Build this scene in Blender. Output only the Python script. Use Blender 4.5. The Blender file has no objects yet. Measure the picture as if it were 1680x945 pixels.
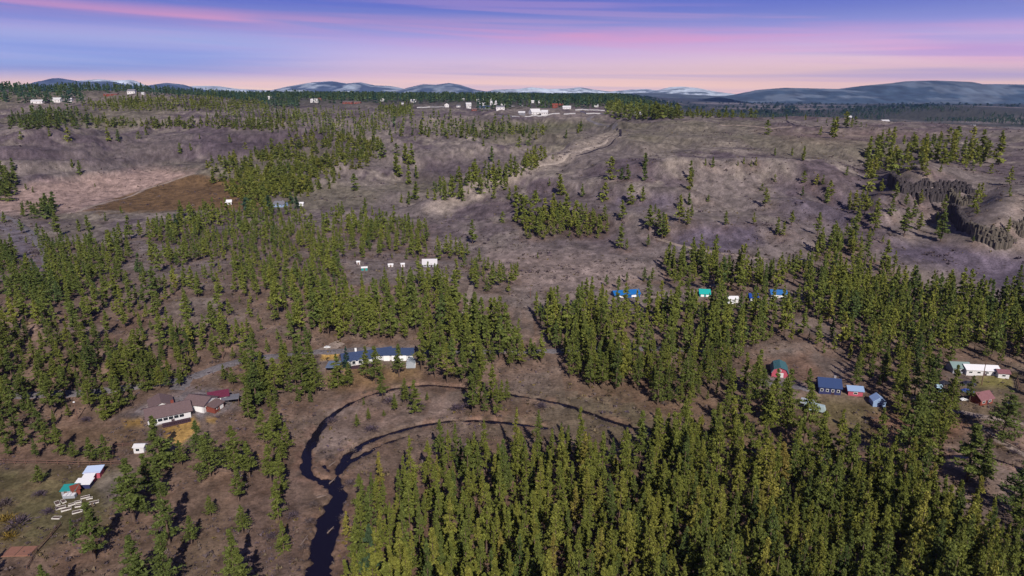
HAZE = 2.7e-5
import bpy, bmesh, math, random
import numpy as np
from mathutils import Vector, Matrix
random.seed(7); RNG = np.random.default_rng(11)
sc = bpy.context.scene
COL = sc.collection
# ------------------------------------------------------------------ camera model
F = 1120.0; CAMZ = 110.0; HOR = 152.0
PITCH = math.atan((472.5-HOR)/F); SP, CP = math.sin(PITCH), math.cos(PITCH)
cam_d = bpy.data.cameras.new('camera'); cam = bpy.data.objects.new('camera', cam_d); COL.objects.link(cam)
cam.location = (0, 0, CAMZ); cam.rotation_euler = (math.pi/2-PITCH, 0, 0)
cam_d.sensor_width = 36; cam_d.lens = 36*F/1680; cam_d.clip_start = 1; cam_d.clip_end = 120000
sc.camera = cam
def ray(px, py):
    dy = (np.asarray(py, float)-472.5)/F; dx = (np.asarray(px, float)-840)/F
    fw = CP-dy*SP
    return dx/fw, (SP+dy*CP)/fw
def project(x, y, z):
    d = z-CAMZ
    zc = y*CP-d*SP; yc = -(y*SP+d*CP)
    zc = np.maximum(zc, 1e-3)
    return 840+F*x/zc, 472.5+F*yc/zc
def sstep(a, b, x):
    t = np.clip((x-a)/(b-a), 0, 1); return t*t*(3-2*t)
_T = RNG.random((512, 512))
def vn(x, y, s=0):
    x = np.asarray(x, float)+s*37.3; y = np.asarray(y, float)+s*91.7
    xi = np.floor(x).astype(int); yi = np.floor(y).astype(int)
    fx = x-xi; fy = y-yi; fx = fx*fx*(3-2*fx); fy = fy*fy*(3-2*fy)
    a = _T[xi & 511, yi & 511]; b = _T[(xi+1) & 511, yi & 511]; c = _T[xi & 511, (yi+1) & 511]; d = _T[(xi+1) & 511, (yi+1) & 511]
    return (a*(1-fx)+b*fx)*(1-fy)+(c*(1-fx)+d*fx)*fy
def fbm(x, y, s=0, o=4, ridged=False):
    r = 0; amp = .5; f = 1.
    for k in range(o):
        n = vn(x*f, y*f, s+k*3)
        if ridged: n = 1-abs(2*n-1)
        r = r+n*amp; amp *= .5; f *= 2.03
    return r
# ------------------------------------------------------------------ terrain control points
CPT = []
for px, py, z in [(-300,1300,0),(840,1300,0),(2000,1300,0),(-100,945,1),(300,945,1),(560,945,0),(900,945,0),(1300,945,0),(1750,945,0),
    (0,760,3),(200,760,2),(400,780,1),(520,780,0),(700,740,0),(900,760,0),(1200,760,0),(1450,760,0),(1600,740,0),(1720,760,0),
    (0,650,8),(150,640,6),(270,680,4),(400,650,3),(550,650,.5),(700,625,.5),(850,640,.3),(1000,660,.3),(1200,660,1),(1400,660,2),(1600,640,3),(1750,640,4),
    (0,560,15),(60,535,18),(200,540,12),(400,560,7),(600,565,4),(800,570,4),(1000,570,4),(1200,570,4),(1400,560,5),(1600,560,5),(1750,560,5),
    (100,470,16),(300,450,13),(500,470,10),(700,450,8),(850,470,6),(1000,470,6),(1200,475,6),(1400,485,7),(1600,490,8),(1100,440,6),(1000,430,7),(1480,455,9)]:
    u, t = ray(px, py); CPT.append((float(u), (CAMZ-z)/float(t), z))
for px, py, d in [(0,400,470),(150,370,560),(300,370,560),(500,370,560),(650,370,545),(800,400,480),(850,380,500),
    (1100,385,470),(1250,385,455),(1400,390,438),(1200,340,520),(1300,330,520),(1400,330,500),(1000,330,545),(900,330,570),
    (1055,300,570),(900,300,620),(830,285,690),(760,315,640),(700,345,600),(940,245,810),(1015,215,980),(1000,250,720),(1100,250,690),(1100,215,860),(1258,223,840),
    (1200,270,640),(1330,270,620),(1330,230,760),(1200,200,1020),(1100,195,1060),(1300,196,990),(1450,207,850),(1600,217,760),(1720,238,640),
    (1450,250,640),(1560,262,590),(1660,290,520),(1520,292,505),(1520,335,490),(1540,397,425),(1450,330,480),(1640,360,415),(1650,412,396),(1600,440,384),(1500,430,392),(1720,420,385),
    (1620,330,450),(790,290,790),(730,300,760),(650,233,1010),(560,275,850),(500,310,730),(640,320,700),(700,262,880),(800,238,1000),(800,212,1150),(870,260,930),(720,233,1040),
    (560,235,1080),(300,240,1000),(300,208,1130),(450,212,1130),(520,225,1090),(450,255,960),(350,262,920),(112,233,850),(30,250,800),(-60,260,780),(128,287,790),(250,285,850),(290,287,830),
    (150,345,610),(400,310,740),(350,340,640),(0,300,710),(0,345,590),(-60,330,620),(60,320,680),
    (20,205,1080),(100,180,1270),(200,190,1230),(350,187,1300),(100,168,1350),(0,168,1350),(250,157,1520),(350,168,1480),(450,170,1700),(600,172,1750),(480,195,1330),(620,195,1300),
    (700,184,1500),(800,184,1450),(760,205,1250),(850,176,1700),(880,191,1300),(960,190,1310),(880,206,1225),(950,215,1130),(1000,186,1350),(1060,194,1130)]:
    u, t = ray(px, py); CPT.append((float(u), float(d), CAMZ-d*float(t)))
CPT = np.array(CPT)
SU = 1.35
def feat(u, y): return np.stack([np.clip(u, -.9, .9)*SU, np.log(np.clip(y, 95, 2600))], -1)
_A = feat(CPT[:, 0], CPT[:, 1])
def tps(r2): return .5*r2*np.log(np.maximum(r2, 1e-12))
_D = ((_A[:, None]-_A[None])**2).sum(-1)
n = len(_A); M = np.zeros((n+3, n+3)); M[:n, :n] = tps(_D)+np.eye(n)*2e-4; M[:n, n] = 1; M[:n, n+1:] = _A; M[n, :n] = 1; M[n+1:, :n] = _A.T
_W = np.linalg.solve(M, np.concatenate([CPT[:, 2], np.zeros(3)]))
# grid: columns share u = x/y, rows share y
us = np.concatenate([-np.geomspace(4, .98, 26)[:-1], np.arange(-.96, .9601, .0019), np.geomspace(.98, 4, 26)])
ys = [2., 8, 20, 35, 50, 65, 80, 92]
y = 98.
while y < 29900:
    ys.append(y); y *= 1.0036 if y < 620 else (1.0062 if y < 2200 else (1.016 if y < 16000 else 1.06))
ys = np.array(ys); NR, NC = len(ys), len(us)
def base_z(u, y):
    sh = np.broadcast(u, y).shape
    f = feat(np.broadcast_to(u, sh).ravel(), np.broadcast_to(y, sh).ravel())
    out = np.zeros(len(f)) + _W[n] + f@_W[n+1:]
    for i in range(n):
        out += _W[i]*tps(((f-_A[i])**2).sum(-1))
    return out.reshape(sh)
# coarse evaluation and bilinear upsample for speed
cu = np.linspace(-.9, .9, 260); cy = np.exp(np.linspace(math.log(95), math.log(2600), 300))
CZ = base_z(cu[None], cy[:, None])
def coarse(u, y):
    a = np.clip((np.clip(u, -.9, .9)+.9)/1.8*259, 0, 258.999); b = np.clip((np.log(np.clip(y, 95, 2600))-math.log(95))/(math.log(2600)-math.log(95))*299, 0, 298.999)
    ai = a.astype(int); bi = b.astype(int); fa = a-ai; fb = b-bi
    return (CZ[bi, ai]*(1-fa)+CZ[bi, ai+1]*fa)*(1-fb)+(CZ[bi+1, ai]*(1-fa)+CZ[bi+1, ai+1]*fa)*fb
UU, YY = np.meshgrid(us, ys); XX = np.clip(UU*YY, -30400, 30400)
Z = coarse(UU, YY)
right = sstep(.15, .27, UU)
far = (93-4*sstep(-.35, -.1, UU)-7*sstep(-.1, .1, UU))*(1-right)+(-30+18*fbm(XX/1500, YY/1500, 5))*right
far = far*(1-sstep(9000, 16000, YY)*.6)
crest = np.interp(UU, [.1, .25, .41, .545, .68, .79, .95], [1320, 1110, 1010, 875, 790, 690, 640])
wf = sstep(1500, 2200, YY)*(1-right)+sstep(crest, crest+380, YY)*right
Z = Z*(1-wf)+far*wf
# a low wooded bench in the far valley on the right
Z += 42*np.exp(-((UU-.63)/.13)**2)*sstep(3300, 3900, YY)*(1-sstep(5200, 6500, YY))
hill = sstep(4, 18, Z)*sstep(300, 520, YY)*(1-sstep(1300, 2600, YY))*(1-.75*sstep(-60, 200, YY-crest+160)*right)
_fx, _fy = project(XX, YY, Z)
def _pm(P, f):
    P = np.array(P, float); c = P.mean(0); m = np.zeros(Z.shape)
    for s in np.linspace(1.0, 1.3, 4): m += inpoly([tuple(c+(q-c)*s) for q in P], _fx, _fy)/4.
    return m
def inpoly(P, x, y):
    c = np.zeros(np.shape(x), bool); n_ = len(P)
    for i in range(n_):
        x0, y0 = P[i]; x1, y1 = P[(i+1) % n_]
        c ^= ((y0 > y) != (y1 > y)) & (x < (x1-x0)*(y-y0)/(y1-y0+1e-12)+x0)
    return c
hill = hill*(1-.93*np.clip(_pm([(128,347),(225,314),(318,286),(410,300),(470,345),(300,350)], 0)+_pm([(-80,345),(60,300),(250,275),(320,283),(300,296),(130,345),(30,350)], 0), 0, 1))
hill = hill*(1-.5*sstep(.5, .6, UU)*(1-sstep(560, 700, YY)))
Z += hill*((fbm(XX/95+YY/400, YY/170, 1, 5, True)-.62)*(13+7*sstep(700, 1000, YY))+(fbm(XX/20, YY/32, 2, 4, True)-.5)*1.8)
_zz = Z/13+.5*fbm(XX/120, YY/120, 15, 3); _fr = _zz-np.floor(_zz); Z += hill*.75*(sstep(.25, .75, _fr)-_fr)*13*(1-sstep(60, 74, Z))
def feature(pts, amp, wid):
    global Z
    W_ = [(float(ray(a, b)[0])*d, d) for a, b, d in pts]; W_ = resample(np.array(W_), 6.)
    lo = W_.min(0)-wid*3; hi = W_.max(0)+wid*3; m = (XX > lo[0]) & (XX < hi[0]) & (YY > lo[1]) & (YY < hi[1]) & (np.abs(UU) < .96)
    x, y = XX[m], YY[m]; d = np.full(x.shape, 1e9)
    for q in W_: d = np.minimum(d, np.hypot(x-q[0], y-q[1]))
    Z[m] += amp*np.exp(-(d/wid)**2)
def resample(P, step):
    out = [P[0]]
    for a, b in zip(P[:-1], P[1:]):
        L = np.hypot(*(b-a)[:2]); k = max(1, int(L/step))
        for i in range(1, k+1): out.append(a+(b-a)*i/k)
    return np.array(out)
SPUR = [(715,340,605),(770,312,640),(830,285,695),(890,264,745),(940,245,810),(985,228,890),(1015,215,980)]
feature(SPUR, 9, 26); feature([(a-32, b-6, d+62) for a, b, d in SPUR[:6]], -9, 30)
KN = [(520,300,760),(560,276,850),(600,250,930),(650,233,1010),(720,238,1020),(790,246,960)]
feature(KN, 9, 40); feature([(a, b-8, d+110) for a, b, d in KN], -8, 45)
feature([(120,262,850),(230,262,900),(330,256,930),(420,250,960)], -7, 45); feature([(60,228,900),(200,226,960),(330,224,1000)], 6, 35)
feature([(350,285,800),(440,262,870),(520,245,950),(590,232,1040)], -8, 38); feature([(700,262,870),(760,268,840),(830,262,860)], -7, 35)
feature([(1180,330,545),(1280,325,540),(1380,318,520)], -5, 20); feature([(1010,290,590),(1100,285,600)], 5, 22)
feature([(150,215,1080),(250,208,1120),(340,208,1130),(450,211,1120),(520,222,1080),(545,240,1000)], 9, 40)
feature([(820,204,1220),(880,202,1240),(950,204,1240),(1000,200,1240)], 8, 40); feature([(690,205,1280),(740,200,1290),(790,200,1290)], 8, 45)
feature([(1150,300,600),(1250,290,610),(1350,285,600)], 6, 30); feature([(1180,255,700),(1300,245,710)], 6, 35)
feature([(1470,318,520),(1500,335,500),(1540,342,485)], -6, 26); feature([(1590,400,405),(1625,420,392),(1660,425,385)], -4, 18)
feature([(1430,250,640),(1420,290,560),(1400,330,500),(1385,370,455)], -7, 22)
Z += (1-hill)*(1-sstep(900, 1500, YY))*(fbm(XX/22, YY/22, 3, 4)-.47)*2.0*sstep(-1, 4, Z+1)
nearv = 1-sstep(260, 420, YY)
Z += nearv*(fbm(XX/3.5, YY/3.5, 4, 3)-.45)*.5
def rc_fn(Zg):
    def rc(px, py, skip=0.):
        u, t = ray(px, py); u = float(u); t = float(t)
        c = np.searchsorted(us, u)-1; c = min(max(c, 0), NC-2); f = (u-us[c])/(us[c+1]-us[c])
        zc = Zg[:, c]*(1-f)+Zg[:, c+1]*f; d = zc-(CAMZ-t*ys)
        d = np.where(ys < skip, -1, d)
        k = np.argmax(d >= 0)
        if d[k] < 0 or k == 0: return None
        g = -d[k-1]/(d[k]-d[k-1]); yy = ys[k-1]+(ys[k]-ys[k-1])*g
        return Vector((u*yy, yy, CAMZ-t*yy))
    return rc
rc = rc_fn(Z)
def hz(x, y, Zg=None):
    Zg = Z if Zg is None else Zg
    x = np.asarray(x, float); y = np.maximum(np.asarray(y, float), 3); u = np.clip(x/y, -3.9, 3.9)
    c = np.clip(np.searchsorted(us, u)-1, 0, NC-2); r = np.clip(np.searchsorted(ys, y)-1, 0, NR-2)
    f = (u-us[c])/(us[c+1]-us[c]); g = (y-ys[r])/(ys[r+1]-ys[r])
    return (Zg[r, c]*(1-f)+Zg[r, c+1]*f)*(1-g)+(Zg[r+1, c]*(1-f)+Zg[r+1, c+1]*f)*g
# ------------------------------------------------------------------ creek
def wpoly(pts, z0=0.):
    out = []
    for p in pts:
        u, t = ray(p[0], p[1]); d = (CAMZ-z0)/float(t); out.append((float(u)*d, d)+tuple(p[2:]))
    return np.array(out)
CREEKS = [
 wpoly([(500,1120,9),(512,1010,8),(527,945,7.5),(532,900,6.5),(545,850,6.5),(556,815,6),(552,795,5.5),(540,780,4),(520,787,3),(503,783,3),(497,766,2.6),(503,742,3),(513,720,3),(524,702,2.4),(533,688,1.6),(552,672,1.8),(575,658,1.8),(600,648,1.6),(632,638,1.5),(672,632,1.4),(710,629,1.4),(742,632,1.3),(790,639,1.2),(840,646,1.2),(880,652,1.3),(925,661,1.5),(960,673,1.7),(1010,692,2),(1080,712,2),(1180,730,2),(1300,745,2),(1420,752,2),(1500,747,1.8),(1560,748,1.9),(1610,744,1.8),(1640,750,2),(1680,768,2.6),(1760,800,3)]),
 wpoly([(556,815,5),(550,790,3.5),(553,765,3),(565,745,2.4),(590,727,1.6),(625,712,1.3),(662,703,1.5),(690,695,1.3),(720,690,1.3),(770,687,1.3),(820,690,1.2),(900,700,1)]),
 wpoly([(553,768,2),(580,752,1.3),(612,732,1.),(640,722,1.1),(668,713,1.)]),
 wpoly([(530,760,.9),(548,778,1.1),(556,800,1.4)])]
def smooth(P, it=3):
    P = P.copy()
    for _ in range(it): P[1:-1] = (P[:-2]+2*P[1:-1]+P[2:])/4
    return P
CREEKS = [smooth(resample(smooth(resample(c, 3.), 4), .7), 6) for c in CREEKS]
for c in CREEKS: c[:, 2] *= np.interp(c[:, 2], [1.8, 2.4, 4, 6, 9], [.42, .36, .40, .28, .27])
def dist_to(P, X, Y):
    best = np.full(X.shape, 1e9); bw = np.ones(X.shape)
    for a in P:
        d = np.hypot(X-a[0], Y-a[1])
        m = (d-a[2]) < (best-bw)
        best = np.where(m, d, best); bw = np.where(m, a[2], bw)
    return best, bw
rows = np.where((ys > 96) & (ys < 330))[0]; cols = np.where((us > -.55) & (us < .96))[0]
sub = np.ix_(rows, cols); SX, SY, SZ = XX[sub], YY[sub], Z[sub].copy()
CD = np.full(SX.shape, 1e9)
for c in CREEKS:
    for i0 in range(0, len(c), 30):
        seg = c[i0:i0+31]; lo = seg[:, :2].min(0)-25; hi = seg[:, :2].max(0)+25
        m = (SX > lo[0]) & (SX < hi[0]) & (SY > lo[1]) & (SY < hi[1])
        if m.any():
            d, w = dist_to(seg, SX[m], SY[m]); CD[m] = np.minimum(CD[m], d-w)
wob = (fbm(SX/3, SY/3, 8, 4)-.50)*np.where(SY < 200, 3.4, 2.2)-.25+(fbm(SX/8, SY/8, 18, 3)-.50)*np.where(SY < 185, 5., .8)
e = CD+wob+.32
fl = 1-sstep(6, 24, CD)
SZ = SZ*(1-fl)+(SZ*.08+.0+(fbm(SX/4, SY/4, 9, 4)-.45)*.6)*fl
SZ = np.minimum(SZ, -1.9+2.1*sstep(-.7, 1.3, e)+np.maximum(e-1.3, 0)*.8)
Z[sub] = SZ; CREEKD = np.full(Z.shape, 99.); CREEKD[sub] = e
rc = rc_fn(Z)
WATER_Z = -.72
# ------------------------------------------------------------------ materials
def srgb(r, g, b):
    f = lambda c: (c/255/12.92) if c/255 <= .04045 else ((c/255+.055)/1.055)**2.4
    return (f(r), f(g), f(b), 1)
MATS = {}
def mat(name, col, rough=.8, noise=.15, scale=2., metal=0., spec=.3, bump=0.):
    if name in MATS: return MATS[name]
    m = bpy.data.materials.new(name); m.use_nodes = True; nt = m.node_tree; b = nt.nodes['Principled BSDF']
    b.inputs['Roughness'].default_value = rough; b.inputs['Metallic'].default_value = metal; b.inputs['Specular IOR Level'].default_value = spec
    tc = nt.nodes.new('ShaderNodeTexCoord'); no = nt.nodes.new('ShaderNodeTexNoise'); no.inputs['Scale'].default_value = scale; no.inputs['Detail'].default_value = 5
    nt.links.new(tc.outputs['Object'], no.inputs['Vector'])
    mx = nt.nodes.new('ShaderNodeMix'); mx.data_type = 'RGBA'
    c = col if len(col) == 4 else (*col, 1)
    mx.inputs[6].default_value = tuple(v*(1-noise*1.6) for v in c[:3])+(1,); mx.inputs[7].default_value = tuple(min(1, v*(1+noise*1.3)) for v in c[:3])+(1,)
    nt.links.new(no.outputs['Fac'], mx.inputs[0]); nt.links.new(mx.outputs[2], b.inputs['Base Color'])
    if bump:
        bp = nt.nodes.new('ShaderNodeBump'); bp.inputs['Strength'].default_value = bump; nt.links.new(no.outputs['Fac'], bp.inputs['Height']); nt.links.new(bp.outputs[0], b.inputs['Normal'])
    MATS[name] = m; return m
def roofmat(name, col, rough=.7, freq=3., metal=0.):
    if name in MATS: return MATS[name]
    m = mat(name, col, rough, .18, 1.5, metal); nt = m.node_tree
    tc = nt.nodes.new('ShaderNodeTexCoord'); w = nt.nodes.new('ShaderNodeTexWave'); w.inputs['Scale'].default_value = freq; w.inputs['Distortion'].default_value = .4
    nt.links.new(tc.outputs['Object'], w.inputs['Vector']); bp = nt.nodes.new('ShaderNodeBump'); bp.inputs['Strength'].default_value = .35; bp.inputs['Distance'].default_value = .05
    nt.links.new(w.outputs['Fac'], bp.inputs['Height']); nt.links.new(bp.outputs[0], nt.nodes['Principled BSDF'].inputs['Normal'])
    return m
def foliage_mat(name, stops, noise_sc=.9, transl=.25):
    m = bpy.data.materials.new(name); m.use_nodes = True; nt = m.node_tree; b = nt.nodes['Principled BSDF']
    b.inputs['Roughness'].default_value = .75; b.inputs['Specular IOR Level'].default_value = .15
    at = nt.nodes.new('ShaderNodeAttribute'); at.attribute_name = 'tint'
    gm = nt.nodes.new('ShaderNodeAttribute'); gm.attribute_name = 'shade'
    cr = nt.nodes.new('ShaderNodeValToRGB'); e = cr.color_ramp.elements
    while len(e) < len(stops): e.new(.5)
    for k, (p, c) in enumerate(stops): e[k].position = p; e[k].color = (*c, 1)
    oi = nt.nodes.new('ShaderNodeObjectInfo')
    ad = nt.nodes.new('ShaderNodeMath'); ad.operation = 'ADD'; nt.links.new(at.outputs['Fac'], ad.inputs[0])
    ol = nt.nodes.new('ShaderNodeAttribute'); ol.attribute_type = 'OBJECT'; ol.attribute_name = 'tint_offset'
    nt.links.new(ol.outputs['Fac'], ad.inputs[1])
    nt.links.new(ad.outputs[0], cr.inputs[0])
    ml = nt.nodes.new('ShaderNodeMix'); ml.data_type = 'RGBA'; ml.blend_type = 'MULTIPLY'; ml.inputs[0].default_value = 1
    sh = nt.nodes.new('ShaderNodeMapRange'); sh.inputs[3].default_value = .50; sh.inputs[4].default_value = 1.50
    nt.links.new(gm.outputs['Fac'], sh.inputs[0]); cb = nt.nodes.new('ShaderNodeCombineColor')
    for k in range(3): nt.links.new(sh.outputs[0], cb.inputs[k])
    nt.links.new(cr.outputs[0], ml.inputs[6]); nt.links.new(cb.outputs[0], ml.inputs[7]); nt.links.new(ml.outputs[2], b.inputs['Base Color'])
    tr = nt.nodes.new('ShaderNodeBsdfTranslucent'); nt.links.new(ml.outputs[2], tr.inputs[0]); ms = nt.nodes.new('ShaderNodeMixShader'); ms.inputs[0].default_value = transl
    nt.links.new(b.outputs[0], ms.inputs[1]); nt.links.new(tr.outputs[0], ms.inputs[2]); nt.links.new(ms.outputs[0], nt.nodes['Material Output'].inputs[0])
    return m
M_PINE = foliage_mat('pine_needles', [(0, (.034, .075, .060)), (.3, (.088, .120, .034)), (.62, (.166, .184, .036)), (.85, (.225, .220, .044)), (1, (.24, .19, .05))])
M_BRUSH = foliage_mat('bare_twigs', [(0, (.10, .075, .10)), (.5, (.13, .10, .09)), (.8, (.17, .13, .05)), (1, (.22, .15, .03))])
M_TRUNK = mat('pine_bark', (.12, .08, .06), .9, .3, 3.)
# ------------------------------------------------------------------ mesh helpers
def mesh_np(name, V, Q, m, attrs=None):
    me = bpy.data.meshes.new(name); V = np.asarray(V, np.float32); k = Q.shape[1]
    me.vertices.add(len(V)); me.vertices.foreach_set('co', V.ravel()); me.loops.add(Q.size); me.loops.foreach_set('vertex_index', Q.ravel().astype(np.int32))
    me.polygons.add(len(Q)); me.polygons.foreach_set('loop_start', np.arange(0, Q.size, k, dtype=np.int32))
    for nme, arr in (attrs or {}).items():
        if arr.ndim == 1: a = me.attributes.new(nme, 'FLOAT', 'POINT'); a.data.foreach_set('value', arr.astype(np.float32))
        else: a = me.attributes.new(nme, 'FLOAT_COLOR', 'POINT'); a.data.foreach_set('color', np.concatenate([arr, np.ones((len(arr), 1))], 1).astype(np.float32).ravel())
    me.update(); me.validate(); me.materials.append(m); return me
def link(name, me, parent=None, kind=None, label=None, cat=None, group=None, loc=None):
    o = bpy.data.objects.new(name, me); COL.objects.link(o)
    if parent is not None: o.parent = parent
    if kind: o['kind'] = kind
    if label: o['label'] = label
    if cat: o['category'] = cat
    if group: o['group'] = group
    if loc is not None: o.location = loc
    return o
# ------------------------------------------------------------------ tree prototypes (metres, 18 m tall, crown radius about 2.2 m)
def tris_at(c, s, rng, flat=.0, out=None):
    """one random triangle per centre"""
    n = len(c); a = rng.normal(size=(n, 3)); a[:, 2] *= (1-flat); a /= np.linalg.norm(a, axis=1)[:, None]+1e-9
    b = rng.normal(size=(n, 3)); b -= (b*a).sum(1)[:, None]*a; b /= np.linalg.norm(b, axis=1)[:, None]+1e-9
    s = s[:, None]
    return np.stack([c+a*s*.75, c-a*s*.4+b*s*.5, c-a*s*.35-b*s*.55], 1).reshape(-1, 3)
def crown_proto(seed, nb, nc, s, cb=.25, shape='pine', R=2.8, H=18.):
    rng = np.random.default_rng(seed)
    hb = cb+(1-cb)*rng.random(nb)**.9; t = (hb-cb)/(1-cb); az = rng.random(nb)*6.283
    lob = 1+.16*np.sin(az*2+seed)+.14*np.sin(az*3+seed*2+t*9)
    if shape == 'pine': r = R*1.12*(1-t)**.80*np.minimum(1, .50+t*3.2)
    elif shape == 'fir': r = R*1.15*(1-t)**.95*np.minimum(1, .7+t*3)
    else: r = R*1.5*np.sqrt(np.clip(1-(2*t-.85)**2*.75, .02, 1))*(1-.45*t)
    L = r*lob*(.55+.65*rng.random(nb))
    fr = .12+.88*rng.random((nb, nc))**.75; k = fr*L[:, None]
    off = rng.normal(size=(nb, nc, 3))*(.10+.065*L[:, None, None])*np.array([1, 1, .75])
    c = np.stack([np.cos(az)[:, None]*k, np.sin(az)[:, None]*k, (hb*H)[:, None]-.10*k+.10*k*fr], -1)+off
    c = c.reshape(-1, 3); sz = s*(.65+.7*rng.random(len(c)))*np.repeat(.6+.4*np.sqrt(1-t*.9), nc)
    V = tris_at(c, sz, rng)
    gcol = np.clip(.5+rng.normal(size=nb)*.16, 0, 1); sh = np.repeat(np.repeat(gcol, nc)+rng.normal(size=nb*nc)*.12, 3)
    sp = np.array([[0, 0, H*.985], [0, 0, H*1.0]]); return V, np.clip(sh, 0, 1)
def trunk_proto(H=18., r=.27, seg=6, bend=.15, seed=0):
    rng = np.random.default_rng(seed); lv = [-.06, 0, .25, .55, .94] if seg > 4 else [-.06, .8]
    V = []
    for l in lv:
        rr = r*(1-.88*max(l, 0)); o = rng.normal(size=2)*bend*max(l, 0)
        for k in range(seg): a = k*6.2832/seg; V.append((math.cos(a)*rr+o[0], math.sin(a)*rr+o[1], l*H))
    Q = [(i*seg+k, i*seg+(k+1) % seg, (i+1)*seg+(k+1) % seg, (i+1)*seg+k) for i in range(len(lv)-1) for k in range(seg)]
    return np.array(V), np.array(Q)
NEAR = [crown_proto(10+i, 74, 34, .43, [.13, .07, .2, .12, .26, .06, .15, .12][i], ['pine', 'fir', 'pine', 'pine', 'pine', 'fir', 'pine', 'round'][i]) for i in range(8)]
MID = [crown_proto(30+i, 50, 20, .76, [.12, .08, .2, .1, .22, .08][i], ['pine', 'fir', 'pine', 'pine', 'pine', 'round'][i]) for i in range(6)]
FAR = [crown_proto(50+i, 34, 6, 1.75, [.06, .06, .10, .04][i], ['pine', 'fir', 'pine', 'round'][i], R=2.9) for i in range(4)]
VFAR = [crown_proto(60+i, 14, 3, 2.6, .03, ['pine', 'fir', 'pine'][i], R=3.0) for i in range(3)]
def inpoly_(P, x, y):
    c = np.zeros(np.shape(x), bool); n = len(P)
    for i in range(n):
        x0, y0 = P[i]; x1, y1 = P[(i+1) % n]
        m = ((y0 > y) != (y1 > y)) & (x < (x1-x0)*(y-y0)/(y1-y0+1e-12)+x0); c ^= m
    return c
# ------------------------------------------------------------------ tree placement
NO_TREES = [[(215,700),(225,655),(300,632),(392,640),(398,672),(345,690),(300,700),(240,710)],   # ranch yard
 [(205,728),(245,728),(245,750),(205,750)], [(80,762),(180,762),(185,815),(150,855),(80,855)],
 [(530,570),(700,570),(700,602),(680,612),(530,608)], [(1235,580),(1318,580),(1318,632),(1235,632)], [(1338,618),(1382,618),(1382,655),(1338,655)],
 [(1312,645),(1350,645),(1350,680),(1312,680)],[(1385,632),(1462,642),(1462,672),(1385,660)],
 [(1525,600),(1700,600),(1700,690),(1525,680)], [(686,430),(722,430),(722,444),(686,444)], [(650,434),(668,434),(668,441),(650,441)], [(584,430),(594,430),(594,438),(584,438)],
 [(1000,478),(1060,478),(1060,497),(1000,497)], [(1255,478),(1300,478),(1300,500),(1255,500)], [(1138,478),(1170,478),(1170,492),(1138,492)], [(1190,488),(1250,488),(1250,500),(1190,500)],
 [(360,325),(395,325),(395,340),(360,340)], [(440,325),(470,325),(470,345),(440,345)], [(-50,340),(12,340),(45,370),(80,445),(75,470),(60,440),(20,378),(-50,352)],
 [(745,470),(775,470),(775,520),(750,520)], [(1085,480),(1130,480),(1135,500),(1085,500)], [(1220,480),(1250,480),(1250,498),(1220,498)]]
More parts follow.
